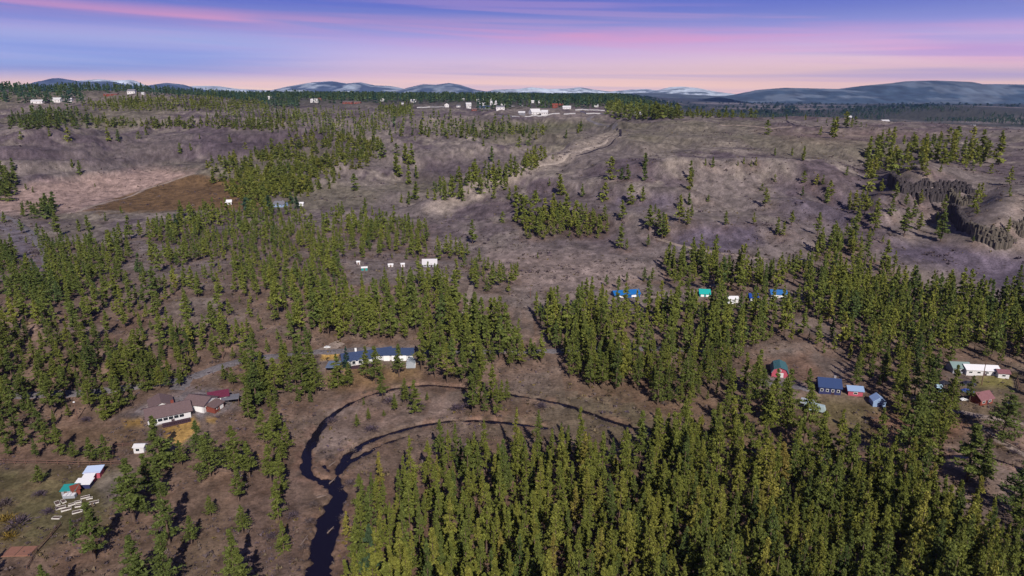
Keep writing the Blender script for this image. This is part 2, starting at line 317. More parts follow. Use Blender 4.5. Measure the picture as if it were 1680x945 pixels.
REG = [  # name, polygon of trunk bases, spacing, hmin, hmax, width, tint, spread, lod
 ('gorge', [(570,1090),(582,960),(592,900),(588,845),(605,812),(680,790),(700,765),(760,752),(850,752),(905,735),(985,742),(1020,762),(1085,735),(1180,740),(1280,765),(1350,765),(1440,790),(1510,790),(1530,860),(1600,900),(1640,930),(1800,960),(1850,1100)], 2.9, 10, 19, .84, .60, .20),
 ('gorge', [(1480,720),(1540,700),(1530,780),(1480,800)], 7, 15, 20, 1., .55, .12),
 ('bank', [(880,515),(925,508),(1000,515),(1060,520),(1110,508),(1150,470),(1230,450),(1310,440),(1390,392),(1440,440),(1500,478),(1600,498),(1750,515),(1750,598),(1600,598),(1545,588),(1520,640),(1440,648),(1400,600),(1330,565),(1260,560),(1210,590),(1180,655),(1090,668),(1040,640),(960,640),(930,590),(905,560)], 3.9, 11, 19, .92, .52, .16),
 ('bank', [(1090,430),(1150,425),(1200,440),(1150,475),(1110,480)], 7, 12, 17, .95, .55, .1),
 ('bank', [(1180,640),(1240,640),(1300,690),(1330,730),(1200,720),(1170,680)], 5.5, 13, 18, 1., .52, .12),
 ('bank', [(1390,640),(1560,590),(1570,600),(1560,690),(1520,730),(1480,700),(1460,672)], 6.5, 15, 20, 1., .5, .12),
 ('west', [(-80,600),(60,585),(200,580),(270,600),(278,640),(215,660),(185,692),(110,655),(100,700),(60,700),(-80,690)], 4.3, 9, 15, 1.15, .46, .13),
 ('west', [(-80,690),(60,700),(100,720),(100,752),(-80,752)], 5.0, 8, 14, 1.3, .42, .1),
 ('west', [(-80,495),(40,500),(110,512),(250,500),(430,520),(520,560),(500,600),(420,600),(340,590),(280,630),(200,575),(-80,600)], 5.2, 7.5, 13, 1.1, .48, .15),
 ('west', [(-80,405),(20,420),(65,465),(100,500),(-80,510)], 4.8, 8, 13, 1.15, .38, .1),
 ('west', [(60,405),(200,400),(215,420),(160,470),(100,500),(80,450)], 5.2, 8, 13, 1.1, .45, .12),
 ('west', [(160,470),(300,420),(310,500),(230,520),(120,520)], 9, 9, 15, 1.1, .45, .12),
 ('mid', [(240,372),(330,347),(480,347),(520,360),(620,352),(690,372),(700,402),(760,412),(790,440),(700,420),(560,425),(540,490),(420,500),(300,500),(270,430)], 5.4, 7.5, 13.5, 1.05, .50, .14),
 ('mid', [(420,500),(560,475),(700,462),(745,462),(760,520),(730,560),(530,560)], 5.6, 10, 18, .95, .50, .13),
 ('mid', [(770,440),(850,440),(850,460),(800,480),(770,470)], 8, 9, 13, 1.15, .5, .1),
 ('mid', [(690,560),(760,520),(850,570),(900,590),(850,605),(700,605)], 4.8, 12, 20, .95, .50, .13),
 ('mid', [(690,605),(790,605),(790,650),(765,622),(735,626),(700,622)], 5.0, 15, 20, 1., .48, .13),
 ('creek', [(395,615),(500,600),(522,640),(505,665),(480,668),(410,680)], 4.6, 11, 17, 1.1, .50, .13),
 ('mid', [(770,660),(832,660),(832,690),(770,686)], 5.0, 14, 19, .9, .48, .12),
 ('hill', [(845,358),(880,352),(960,352),(1000,372),(985,392),(900,395),(850,388)], 6.6, 11, 18, .95, .58, .13),
 ('hill', [(350,268),(440,252),(480,235),(560,225),(628,228),(622,252),(500,322),(430,345),(395,330),(360,305),(332,296)], 4.5, 8, 14, 1.35, .6, .14),
 ('hill', [(430,182),(560,185),(625,190),(640,215),(560,228),(480,220),(350,205),(340,190)], 7.0, 9, 14, 1.1, .5, .15),
 ('hill', [(712,318),(735,305),(825,283),(845,275),(860,285),(835,300),(740,333),(715,332)], 6.5, 10, 15, .95, .52, .12),
 ('hill', [(640,205),(740,190),(840,212),(842,232),(740,222),(690,226),(645,222)], 11, 12, 18, 1., .42, .12),
 ('hill', [(700,212),(850,216),(900,218),(840,228),(720,226)], 8, 10, 14, 1.0, .5, .12),
 ('hill', [(855,268),(895,258),(893,266),(860,280)], 7, 9, 12, 1.0, .6, .1),
 ('hill', [(1440,235),(1500,225),(1560,232),(1620,245),(1640,268),(1560,285),(1480,290),(1420,300),(1415,268)], 8.5, 10, 16, 1.05, .62, .13),
 ('hill', [(1420,300),(1500,345),(1660,310),(1750,330),(1750,380),(1560,395),(1430,390),(1400,340)], 17, 11, 17, 1., .6, .12),
 ('hill', [(1385,345),(1420,340),(1450,400),(1400,402)], 8, 12, 18, .95, .6, .1),
 ('hill', [(-30,290),(10,275),(30,300),(28,318),(-30,330)], 8, 10, 14, 1.2, .4, .1),
 ('hill', [(33,340),(90,338),(88,354),(35,360)], 7.5, 10, 13, 1.3, .35, .08),
 ('hill', [(395,322),(470,322),(490,345),(410,350)], 9, 12, 15, 1.4, .1, .05),
 ('hill', [(15,195),(75,182),(140,190),(155,205),(30,213)], 6.5, 10, 14, 1.2, .35, .1),
 ('hill', [(150,202),(300,203),(440,207),(450,212),(150,207)], 6, 9, 13, 1.2, .55, .12),
 ('bank', [(1750,500),(1880,520),(1900,600),(1880,720),(1750,700),(1700,620),(1740,598)], 6.5, 11, 19, .95, .52, .15),
 ('gorge', [(1750,880),(1850,820),(1900,960),(1850,1060)], 5, 12, 18, .9, .55, .15),
 ('west', [(-180,500),(-60,495),(-60,760),(-180,800)], 6.5, 9, 15, 1.1, .44, .12),
 ('west', [(-180,820),(-30,800),(-30,1000),(-180,1000)], 9, 9, 15, 1.2, .44, .12),
 ('hill', [(1690,250),(1850,270),(1880,420),(1700,400)], 14, 10, 16, 1., .6, .13),
 ('hill', [(-150,280),(-30,290),(-30,440),(-150,450)], 11, 9, 14, 1.1, .45, .12),
 ('hill', [(1150,262),(1300,250),(1400,300),(1400,390),(1200,370),(1140,320)], 30, 8, 15, 1., .5, .13),
 ('hill', [(870,300),(1140,300),(1140,400),(1000,400),(860,340)], 28, 8, 15, 1., .5, .13),
 ('hill', [(60,225),(500,225),(330,270),(60,275)], 55, 8, 13, 1., .45, .13),
 ('plateau', [(135,172),(220,163),(440,168),(440,180),(300,183),(140,178)], 6.0, 8, 11, 1.3, .56, .08),
 ('plateau', [(620,178),(675,176),(678,192),(630,195)], 7, 10, 14, 1.2, .5, .1),
 ('plateau', [(1000,176),(1115,178),(1120,192),(1060,197),(995,188)], 8, 14, 19, 1.1, .5, .1),
 ('plateau', [(1115,186),(1200,188),(1255,194),(1120,193)], 11, 9, 13, 1.2, .5, .1),
]
def rows_(s): return [tuple(float(v) for v in r.split(',')) for r in s.split()]
SINGLES = rows_("""1002,295,37 1020,295,20 1029,295,25 1057,297,28 1058,278,27 1132,297,33 1131,312,30 1169,275,18 1157,272,12 1210,272,9 1220,269,11 1232,273,10 1240,272,14
1258,221,24 901,305,12 919,321,35 992,330,30 1034,336,33 1054,331,25 1162,331,12 1250,313,12 1116,342,24 1130,336,20 846,340,35 880,229,14 868,239,20 852,242,18 853,219,14 865,217,12
887,217,10 896,214,8 842,221,14 929,227,14 953,216,18 949,219,16 856,288,10 907,261,8 1271,255,12 1299,255,12 1365,219,25 1369,227,35 1346,222,15 1321,197,10 1290,197,10 1268,195,8 1341,200,6
1356,202,8 1389,209,25 1387,203,20 1397,209,15 1403,204,14 1412,208,8 1421,208,5 1439,250,28 1454,242,18 1271,298,12 1318,300,20 1316,321,15 1340,303,18 1350,303,16 1361,321,25 1355,333,25 1389,288,15
1429,313,34 1422,283,30 1445,318,25 1468,328,30 1486,340,24 1509,339,28 1585,275,14 1595,280,15 1638,270,45 1656,303,30 1641,242,28 1625,285,16 1275,386,30 1285,387,25 1341,386,38
1400,400,50 1387,391,25 1483,388,48 1496,363,35 1543,396,55 1565,365,28 1596,398,12 1020,363,35 1065,378,42 1079,378,35 1086,393,45 1091,391,40 1114,365,45 1127,370,30 1134,360,25
1018,408,42 1028,411,20 1063,406,22 1190,370,25 1236,368,20 1119,462,45 1114,452,30 1150,450,40 1104,441,20 1057,462,24 1070,463,24 1028,464,18 1015,474,22 995,470,20 962,490,35
882,424,10 849,444,15 843,443,12 8,365,18 36,383,24 44,401,14 56,406,12 65,396,30 69,421,14 95,388,40 130,380,20 145,378,25 174,363,14 199,350,12 198,395,30 214,393,40 231,391,30 250,424,38 183,421,45
35,229,14 82,224,14 113,232,23 178,232,24 195,232,20 240,222,14 296,252,18 313,247,12 403,245,12 132,287,24 119,275,14 156,306,6 43,311,10 55,316,10 628,260,25 595,266,12 651,255,20 666,270,35
676,270,35 651,290,40 671,303,32 683,293,22 582,313,28 683,328,30 702,326,16 659,333,15 671,336,22 793,240,14 807,265,25 796,278,15 811,326,20 643,234,14 659,224,20 829,293,18 836,328,20
825,365,18 775,400,40 780,470,34 835,480,18 820,470,30 870,585,30 845,570,35 1196,640,25""")
# hand-placed near pines: base px, base py, height px, width factor, shape index, tint, label
HAND = [
 (66,794,32,1.5,7,.45,'small lone pine in the open grass just below the rail fence at the left edge'),
 (220,855,103,1.45,0,.38,'large broad pine right of the garden shacks with its bare lower trunk showing'),
 (264,768,86,1.45,1,.40,'bushy pine standing in front of the long brown-roofed ranch house'),
 (240,806,62,1.3,2,.40,'pine directly behind the large broad pine by the garden'),
 (262,815,62,1.2,6,.38,'pine filling the gap between the white shed and the tall slender pine'),
 (298,764,42,1.4,7,.44,'short pine at the edge of the yellow lawn of the ranch house'),
 (278,892,100,1.1,3,.36,'tall slender pine casting a long dark shadow in the lower left meadow'),
 (315,893,48,1.25,7,.40,'short round pine beside the long dark shadow in the lower left meadow'),
 (346,848,36,1.1,7,.46,'small lone pine in the bare meadow left of the creek-side row'),
 (156,918,96,1.15,2,.38,'pine overlapping the lower right corner of the raised garden beds'),
 (122,887,36,1.1,5,.30,'small dark green pine at the foot of the raised garden beds'),
 (229,985,108,1.25,0,.36,'pine cut by the lower frame edge, left one of the pair below the meadow'),
 (275,975,96,1.1,4,.36,'pine cut by the lower frame edge, right one of the pair below the meadow'),
 (82,1005,78,1.,3,.38,'pine tip rising from the lower frame edge near the orange platform'),
 (388,782,84,1.2,0,.46,'broad pine halfway down the row left of the creek'),
 (392,823,60,1.1,2,.44,'pine right below the broad one in the row left of the creek'),
 (410,784,60,1.2,4,.46,'pine at the right side of the row left of the creek'),
 (399,876,48,1.15,7,.46,'short pine in the open meadow with bare brown ground around it'),
 (388,975,106,.95,3,.44,'tall pine at the lower frame edge left of the wide creek pool'),
 (402,1010,112,.95,0,.44,'pine at the very bottom, partly behind the tall one left of the wide creek pool'),
 (345,782,72,1.3,7,.42,'full pine at the right end of the yellow lawn'),
 (326,748,58,1.2,4,.33,'dark open-crowned pine standing on the yellow lawn'),
 (466,907,52,1.15,5,.50,'lone small fir on the left bank of the wide creek pool'),
 (457,853,66,1.1,3,.50,'lowest pine of the creek-bend row'),
 (448,744,62,1.1,2,.50,'pine near the top of the creek-bend row'),(462,762,56,1.1,0,.50,'pine leaning over the creek-bend row'),
 (445,792,64,1.15,4,.50,'pine on the meadow side of the creek-bend row'),(462,812,66,1.1,3,.50,'dense pine in the lower part of the creek-bend row'),
 (472,742,50,1.0,6,.52,'pine closest to the creek in the creek-bend row'),(434,728,58,1.1,2,.48,'pine on the upper meadow side of the creek-bend row'),(455,716,60,1.1,0,.48,'topmost pine of the creek-bend row'),
 (665,662,42,1.1,0,.50,'left pine of the close pair on the grassy island inside the creek loop'),(681,680,58,1.1,3,.50,'right and taller pine of the close pair inside the creek loop'),
 (648,675,30,1.2,7,.50,'low bushy pine left of the close pair inside the creek loop'),(605,690,22,1.1,7,.55,'small young pine in the middle of the creek loop'),
 (586,702,24,1.1,7,.48,'small rounded pine in the left part of the creek loop'),(597,664,12,1.2,5,.50,'tiny pine right beside the upper creek channel'),
 (701,658,16,1.2,7,.50,'small pine near the right end of the creek loop'),(630,684,12,1.2,7,.50,'tiny pine in the creek loop between larger ones'),
 (628,655,44,1.1,4,.42,'sparse greyish pine standing over the upper creek channel'),
 (556,636,56,1.3,1,.52,'bright full pine in front of the left end of the blue-roofed house'),(573,634,40,1.3,7,.48,'rounded pine right beside the bright full one by the blue-roofed house'),
 (601,618,50,1.1,3,.50,'pine in front of the middle of the blue-roofed house'),(617,630,64,1.0,2,.44,'tall pine between the two blue roofs'),
 (655,618,54,1.1,4,.40,'pine in front of the long white garage wall with the blue roof'),(569,604,36,1.1,1,.02,'small blue spruce at the corner of the blue-roofed house'),
 (122,753,30,1.5,7,.42,'left low pine of the row behind the rail fence'),(150,757,40,1.5,7,.42,'middle pine of the row behind the rail fence'),(174,755,42,1.4,5,.42,'right pine of the row behind the rail fence'),
 (296,634,32,1.4,7,.46,'rounded pine by the gravel drive above the ranch house'),(368,625,28,1.2,7,.46,'pine by the drive to the right of the gravel yard'),(382,632,30,1.2,7,.46,'pine by the paved road right of the gravel yard'),
 (409,690,62,1.2,3,.46,'tall pine right of the red-roofed shed'),
 (1645,722,80,1.25,7,.38,'large dark pine right of the red log cabin'),(1585,790,96,1.5,2,.42,'large pine in the lower right field by the gravel track'),
 (1610,800,80,1.35,0,.42,'broad pine standing beside the large one in the lower right field'),(1672,850,96,1.35,7,.30,'dark pine cut by the right frame edge'),
 (1513,700,96,1.2,3,.38,'tall dark pine beside the parked light-blue truck'),(1500,742,90,1.2,2,.42,'tall pine left of the open lower right field'),
 (1285,668,48,1.3,4,.42,'pine just in front of the red barn with the teal roof'),(1325,640,36,1.1,4,.42,'pine between the red barn and the dark blue house'),
 (1660,905,100,1.2,3,.48,'pine in the lower right corner of the photo'),(1345,765,92,1.1,2,.56,'tall bright pine below the brown field on the right'),
 (1590,660,44,1.,4,.40,'slender tall-trunked pine between the white house and the parked cars'),(1520,640,60,1.1,4,.42,'tall-trunked pine just left of the parked light-blue truck'),
]
TREES = []   # x, y, z, h(m), width, shape, tint, region, label
occ = {}
def free(x, y, r):
    k = int(x//12), int(y//12); m = int(r//12)+1
    for i in range(k[0]-m, k[0]+m+1):
        for j in range(k[1]-m, k[1]+m+1):
            for q in occ.get((i, j), ()):
                if (q[0]-x)**2+(q[1]-y)**2 < r*r: return False
    return True
def put(x, y): occ.setdefault((int(x//12), int(y//12)), []).append((x, y))
def hpix(p, h): return abs(float(project(p[0], p[1], p[2])[1]-project(p[0], p[1], p[2]+h)[1]))
for bx, by, hp, w, s, t, lab in HAND:
    p = rc(bx, by)
    h = 10.
    for _ in range(4): h *= hp/hpix(p, h)
    TREES.append([p.x, p.y, p.z-.1, h, w*h/18*1.34, s, t, 'hand', lab]); put(p.x, p.y)
rr = random.Random(5)
for bx, by, hp in SINGLES:
    p = rc(bx, by)
    if p is None: continue
    h = 10.
    for _ in range(3): h *= hp/hpix(p, h)
    h = min(h, 26)
    TREES.append([p.x, p.y, p.z-.1, h, h/18*rr.uniform(1.3, 1.6), rr.choice([0, 2, 3, 4]), min(1, max(0, rr.gauss(.5, .12))), 'hillside', None]); put(p.x, p.y)
EDGE_D = lambda x, y: float(hz(x, y, CREEKD))
for name, P, sp, h0, h1, w, tn, ts in REG:
    xs = [q[0] for q in P]; yy = [q[1] for q in P]; fails = 0; cnt = 0
    cl = rr.random()*100
    lim = 1100 if name in ("gorge", "bank") else (450 if name in ("mid", "west") else 160)
    while fails < lim and cnt < 1900:
        px = rr.uniform(min(xs), max(xs)); py = rr.uniform(min(yy), max(yy))
        if not bool(inpoly(P, px+rr.gauss(0, 8), py+rr.gauss(0, 3))): fails += .25; continue
        if any(bool(inpoly(Q, px, py)) for Q in NO_TREES): fails += .5; continue
        p = rc(px, py)
        if p is None: fails += 1; continue
        g = float(fbm(p.x/26, p.y/26, 20, 3)); loc = sp*(.72+1.15*max(0, g-.33)*(1.6 if name != 'gorge' else .7))
        if g > .55 and name not in ('plateau', 'gorge') and rr.random() < .85: fails += .4; continue
        if p.y < 330 and EDGE_D(p.x, p.y) < 2.0: fails += .5; continue
        if not free(p.x, p.y, loc): fails += 1; continue
        put(p.x, p.y); cnt += 1; fails = max(0, fails-1.2)
        w_ = w*{'gorge': 1.12, 'bank': 1.12, 'west': 1.22, 'mid': 1.18, 'creek': 1.25, 'hill': 1.42, 'plateau': 1.6}[name]
        h = rr.uniform(h0, h1)*(.8+.35*float(vn(p.x/30, p.y/30, 9)))*rr.choice([1.22, 1.1, 1, 1, .9, .75, .6, .42])
        TREES.append([p.x, p.y, p.z-.1, h, w_*h/18*rr.uniform(.85, 1.2), rr.choice([0, 1, 2, 2, 3, 3, 4, 6]), min(1, max(0, rr.gauss(tn, ts*.7)+.12*(float(fbm(p.x/30, p.y/30, 31, 2))-.4))), name, None])
    print('REGION', name, cnt)
print('TREES', len(TREES))
# ------------------------------------------------------------------ ground colour (land cover, with painted slope shading on the left mesa)
PX, PY = project(XX, YY, Z)
def S3(*c): return np.array(c, float)
C_HILL = S3(.188,.155,.146); C_LIGHT = S3(.262,.220,.190); C_MAUVE = S3(.108,.082,.098); C_MEAD = S3(.155,.124,.108); C_DIRT = S3(.130,.086,.062)
C_DUFF = S3(.140,.084,.058); C_GRASS = S3(.105,.094,.042); C_TALUS = S3(.105,.085,.115); C_GRAVEL = S3(.17,.148,.155); C_LAWN = S3(.30,.185,.06); C_MUD = S3(.075,.052,.042)
def mixc(C, c, m): return C*(1-m[..., None])+c*m[..., None]
t1 = fbm(XX/60, YY/60, 41, 4); t2 = fbm(XX/16, YY/26, 42, 4); t3 = fbm(XX/5, YY/7, 43, 3); t4 = fbm(XX/160, YY/220, 44, 3)
low = 1-sstep(300, 480, YY)
G = np.broadcast_to(C_HILL, Z.shape+(3,)).copy()
G = mixc(G, C_MEAD, low*.95)
G = mixc(G, C_DIRT, (1-sstep(150, 320, YY))*.85)
G = mixc(G, C_MAUVE, sstep(.42, .60, t1)*.85*sstep(350, 600, YY))
G = mixc(G, C_LIGHT, sstep(.50, .66, t2)*.75*sstep(300, 600, YY))
G = mixc(G, C_GRASS, sstep(.50, .66, t4)*.6*(1-sstep(250, 420, YY)))
G = mixc(G, S3(.15,.135,.085), sstep(.50, .62, t4)*.5*sstep(400, 600, YY))
G = mixc(G, C_DUFF, sstep(.5, .7, t2)*.5*low)
# thin scrub streaks on the slopes
st = fbm(XX/9, YY/4.5, 47, 3, True); G = mixc(G, C_MAUVE*.6, sstep(.70, .86, st)*.5*sstep(380, 520, YY))
WX = PX+(fbm(XX/8, YY/12, 50, 3)-.44)*26; WY = PY+(fbm(XX/8, YY/14, 53, 3)-.44)*10
def soft(P, f):
    P = np.array(P, float); lo = P.min(0)-f; hi = P.max(0)+f; out = np.zeros(Z.shape)
    m = (WX > lo[0]) & (WX < hi[0]) & (WY > lo[1]) & (WY < hi[1])
    x = WX[m]; y = WY[m]
    if not len(x): return out
    d = np.full(x.shape, 1e9)
    for i in range(len(P)):
        a, b = P[i], P[(i+1) % len(P)]; v = b-a; L = (v*v).sum()+1e-9
        t = np.clip(((x-a[0])*v[0]+(y-a[1])*v[1])/L, 0, 1); d = np.minimum(d, np.hypot(x-a[0]-t*v[0], y-a[1]-t*v[1]))
    ins = inpoly([tuple(q) for q in P], x, y)
    out[m] = np.clip(.5+np.where(ins, d, -d)/f*.5, 0, 1); return out
def paint(P, c, f=6, a=1.):
    global G
    G = mixc(G, np.array(c), soft(P, f)*a)
paint([(-80,345),(60,300),(250,275),(320,283),(300,296),(130,345),(30,350)], (.37,.26,.225), 8, .95)      # pale stubble field
paint([(128,347),(225,314),(318,286),(410,300),(430,345),(300,347)], (.155,.095,.050), 2.5, 1)             # ploughed brown field
paint([(1098,385),(1140,372),(1240,368),(1252,400),(1190,418),(1110,405)], C_TALUS*1.02, 8, .9)
paint([(1000,320),(1110,318),(1110,345),(1000,345)], C_TALUS, 10, .8)
paint([(1430,400),(1560,400),(1700,425),(1700,500),(1560,445),(1470,425)], C_TALUS*.95, 10, .95)
paint([(1280,310),(1420,330),(1480,400),(1380,390),(1300,350)], C_TALUS, 18, .75)
paint([(880,300),(990,330),(1060,400),(960,420),(860,350)], C_MAUVE*.8, 16, .6)
paint([(700,255),(860,268),(740,300),(690,290)], C_MAUVE*.85, 14, .8)
paint([(0,240),(330,215),(520,215),(500,240),(330,270),(130,275)], C_MAUVE*.95, 12, .55)  # scrub mauve with the left mesa's slope shading painted in, also next line
paint([(360,215),(540,212),(545,235),(440,255),(350,262)], C_MAUVE*.75, 8, .7)
paint([(980,200),(1250,200),(1300,222),(1100,250),(1020,235)], (.17,.15,.11), 14, .5)
paint([(820,200),(990,200),(960,212),(830,222),(800,215)], (.13,.125,.075), 6, .8)
paint([(800,410),(960,420),(1090,450),(1000,480),(860,475),(790,450)], (.26,.20,.18), 14, .8)
paint([(560,600),(690,600),(690,618),(640,632),(560,640),(530,625)], (.24,.15,.055), 8, .6)
paint([(528,582),(556,580),(556,590),(528,592)], (.42,.26,.07), 2, .9)
paint([(262,700),(318,682),(322,700),(300,732),(268,722)], C_LAWN*1.2, 4, .95)
paint([(198,690),(228,684),(232,700),(200,704)], C_LAWN*1.05, 4, .9)
paint([(335,684),(358,684),(352,694),(336,694)], C_LAWN, 3, .8)
paint([(215,672),(250,660),(300,632),(372,640),(398,648),(395,668),(320,690),(308,668),(228,684),(180,690)], C_GRAVEL, 5, .95)
paint([(100,700),(220,700),(235,730),(150,735),(100,725)], (.115,.075,.045), 10, .8)
paint([(-80,765),(200,768),(180,860),(60,905),(-80,900)], (.098,.086,.042), 14, .9)
paint([(150,780),(215,770),(215,820),(170,830)], (.15,.125,.105), 8, .8)
paint([(1225,590),(1330,580),(1345,625),(1290,640),(1225,635)], (.17,.105,.075), 8, .8)
paint([(1225,618),(1275,618),(1320,630),(1300,636),(1230,636)], C_GRAVEL, 4, .8)
paint([(1320,650),(1400,655),(1540,640),(1560,690),(1500,730),(1400,720),(1310,690)], (.12,.095,.045), 12, .85)
paint([(1420,680),(1560,670),(1600,700),(1530,730),(1440,725)], (.165,.09,.06), 8, .85)
paint([(1520,640),(1700,620),(1700,690),(1580,690),(1520,670)], (.115,.088,.058), 10, .85)
paint([(1600,618),(1665,612),(1660,638),(1600,634)], (.17,.15,.05), 5, .9)
paint([(1600,690),(1700,690),(1700,740),(1640,735)], (.19,.13,.105), 8, .8)
paint([(1500,735),(1620,735),(1700,775),(1700,860),(1600,850),(1500,790)], (.20,.15,.125), 12, .85)
paint([(545,665),(640,650),(760,655),(760,685),(640,695),(560,735),(525,760),(515,730)], (.205,.155,.135), 10, .75)
paint([(380,800),(500,760),(500,900),(480,960),(370,960)], (.125,.088,.075), 14, .7)
paint([(560,825),(592,800),(588,900),(560,960),(545,960)], (.135,.09,.07), 6, .8)
paint([(-20,365),(30,372),(85,440),(70,462),(40,430),(10,385)], (.15,.13,.16), 6, .8)
paint([(0,525),(120,528),(200,545),(120,555),(0,550)], (.22,.17,.16), 8, .7)
paint([(1240,215),(1420,210),(1560,222),(1420,232),(1300,228)], (.235,.165,.135), 10, .5)
# far plain: mostly wooded, some openings
farm = sstep(1400, 2000, YY)
op = sstep(.53, .62, fbm(XX/700, YY/1500, 60, 4)); FARC = mixc(np.broadcast_to(S3(.062,.062,.055), Z.shape+(3,)).copy(), S3(.24,.20,.19), op*.8)
G = G*(1-farm[..., None])+FARC*farm[..., None]
# needle litter under trees
gx0, gy0, cs = -900., 90., 5.; gw, gh = 480, 300
DG = np.zeros((gh, gw))
for t in TREES:
    i = int((t[1]-gy0)/cs); j = int((t[0]-gx0)/cs)
    if 0 <= i < gh and 0 <= j < gw: DG[i, j] += 1
for _ in range(2):
    DG = (DG+np.roll(DG, 1, 0)+np.roll(DG, -1, 0)+np.roll(DG, 1, 1)+np.roll(DG, -1, 1))/5
a = np.clip((XX-gx0)/cs, 0, gw-1.01); b = np.clip((YY-gy0)/cs, 0, gh-1.01); ai = a.astype(int); bi = b.astype(int)
dens = DG[bi, ai]
G = mixc(G, C_DUFF, np.clip(dens*2.2, 0, .85)*(.6+.8*(t3-.4))*(1-sstep(500, 700, YY)))
# banks of the creek
G = mixc(G, S3(.19,.11,.08), (1-sstep(.2, 5, CREEKD))*.5*sstep(.4, .55, t3)); G = mixc(G, C_MUD, 1-sstep(-.4, .9, CREEKD))
t5 = fbm(XX/2.6, YY/3.4, 91, 3); t6 = fbm(XX/11, YY/15, 92, 4, True)
paint([(690,345),(760,305),(830,276),(900,256),(960,232),(1005,212),(1025,222),(960,252),(880,285),(800,320),(730,352)], (.34,.28,.24), 5, .75)
G = G*(1+1.15*(t5-.44)[..., None])*(1-.24*(sstep(.62, .80, t6)*sstep(330, 450, YY))[..., None])
G = np.clip(G*(1-.10*sstep(380, 520, YY))[..., None]*(.86+.45*(t3-.1)[..., None]), .01, 1)
M_GR = bpy.data.materials.new('dry_ground'); M_GR.use_nodes = True
def ground_nodes(m, attr=True, col=None):
    nt = m.node_tree; N = nt.nodes; L = nt.links; b = N['Principled BSDF']; b.inputs['Roughness'].default_value = .95; b.inputs['Specular IOR Level'].default_value = .08
    if attr: at = N.new('ShaderNodeAttribute'); at.attribute_name = 'cover'; src = at.outputs['Color']
    else: rg = N.new('ShaderNodeRGB'); rg.outputs[0].default_value = (*col, 1); src = rg.outputs[0]
    ge = N.new('ShaderNodeNewGeometry')
    def noise(s, d=4, rough=.6, stretch=(1, 1, 1)):
        mp = N.new('ShaderNodeMapping'); mp.inputs['Scale'].default_value = stretch; L.new(ge.outputs['Position'], mp.inputs[0])
        n = N.new('ShaderNodeTexNoise'); n.inputs['Scale'].default_value = s; n.inputs['Detail'].default_value = d; n.inputs['Roughness'].default_value = rough; L.new(mp.outputs[0], n.inputs['Vector']); return n.outputs['Fac']
    def mr(v, a, b_, c, d):
        r = N.new('ShaderNodeMapRange'); L.new(v, r.inputs[0]); r.inputs[1].default_value = a; r.inputs[2].default_value = b_; r.inputs[3].default_value = c; r.inputs[4].default_value = d; return r.outputs[0]
    def mul(v, w):
        q = N.new('ShaderNodeMath'); q.operation = 'MULTIPLY'; L.new(v, q.inputs[0]); L.new(w, q.inputs[1]); return q.outputs[0]
    f = mul(mr(noise(.9, 6, .7), .3, .7, .55, 1.45), mr(noise(.12, 5, .6, (1, .6, 1)), .3, .7, .72, 1.3))
    f = mul(f, mr(noise(3.2, 3, .7), .58, .72, 1., .55)); f = mul(f, mr(noise(1.7, 4, .7, (.6, 1.4, 1)), .60, .74, 1., 1.45))
    cb = N.new('ShaderNodeCombineColor'); [L.new(f, cb.inputs[k]) for k in range(3)]
    mx = N.new('ShaderNodeMix'); mx.data_type = 'RGBA'; mx.blend_type = 'MULTIPLY'; mx.inputs[0].default_value = 1; L.new(src, mx.inputs[6]); L.new(cb.outputs[0], mx.inputs[7])
    L.new(mx.outputs[2], b.inputs['Base Color'])
    bp = N.new('ShaderNodeBump'); bp.inputs['Strength'].default_value = .5; bp.inputs['Distance'].default_value = .6; L.new(noise(.8, 6, .7), bp.inputs['Height']); L.new(bp.outputs[0], b.inputs['Normal'])
ground_nodes(M_GR)
ii = np.arange(NR*NC).reshape(NR, NC); QG = np.stack([ii[:-1, :-1], ii[:-1, 1:], ii[1:, 1:], ii[1:, :-1]], -1).reshape(-1, 4)
link('ground', mesh_np('ground', np.stack([XX, YY, Z], -1).reshape(-1, 3), QG, M_GR, {'cover': G.reshape(-1, 3)}), kind='structure')
# ------------------------------------------------------------------ ribbons draped on the ground
def ribbon(name, P, w, m, lift=.14, step=2.5, zfix=None, kind='structure', nx=4, jit=.0):
    P = smooth(resample(np.array(P, float), step), 4); V = []; n = len(P)
    for i in range(n):
        a = P[max(i-1, 0)]; b = P[min(i+1, n-1)]; d = (b-a)[:2]; d /= np.hypot(*d)+1e-9; nr = np.array([-d[1], d[0]])
        ww = P[i][2] if P.shape[1] > 2 else w; ww = ww*(1+jit*(float(vn(i*.35, 3, 7))-.5))
        for k in range(nx+1):
            q = P[i][:2]+nr*ww*(k/nx-.5)
            V.append((q[0], q[1], zfix if zfix is not None else float(hz(q[0], q[1]))+lift*(1 if 0 < k < nx else -.3)))
    Q = [(i*(nx+1)+k, i*(nx+1)+k+1, (i+1)*(nx+1)+k+1, (i+1)*(nx+1)+k) for i in range(n-1) for k in range(nx)]
    return link(name, mesh_np(name, V, np.array(Q)[:, ::-1], m), kind=kind)
def pxline(pts): return [tuple(rc(*p)[:2]) for p in pts]
M_ROAD = bpy.data.materials.new('gravel_road'); M_ROAD.use_nodes = True; ground_nodes(M_ROAD, False, (.155,.14,.15))
M_TRACK = bpy.data.materials.new('dirt_track'); M_TRACK.use_nodes = True; ground_nodes(M_TRACK, False, (.26,.205,.175))
M_PALE = bpy.data.materials.new('pale_track'); M_PALE.use_nodes = True; ground_nodes(M_PALE, False, (.36,.30,.26))
M_TRAIL = bpy.data.materials.new('dark_track'); M_TRAIL.use_nodes = True; ground_nodes(M_TRAIL, False, (.035,.028,.04))
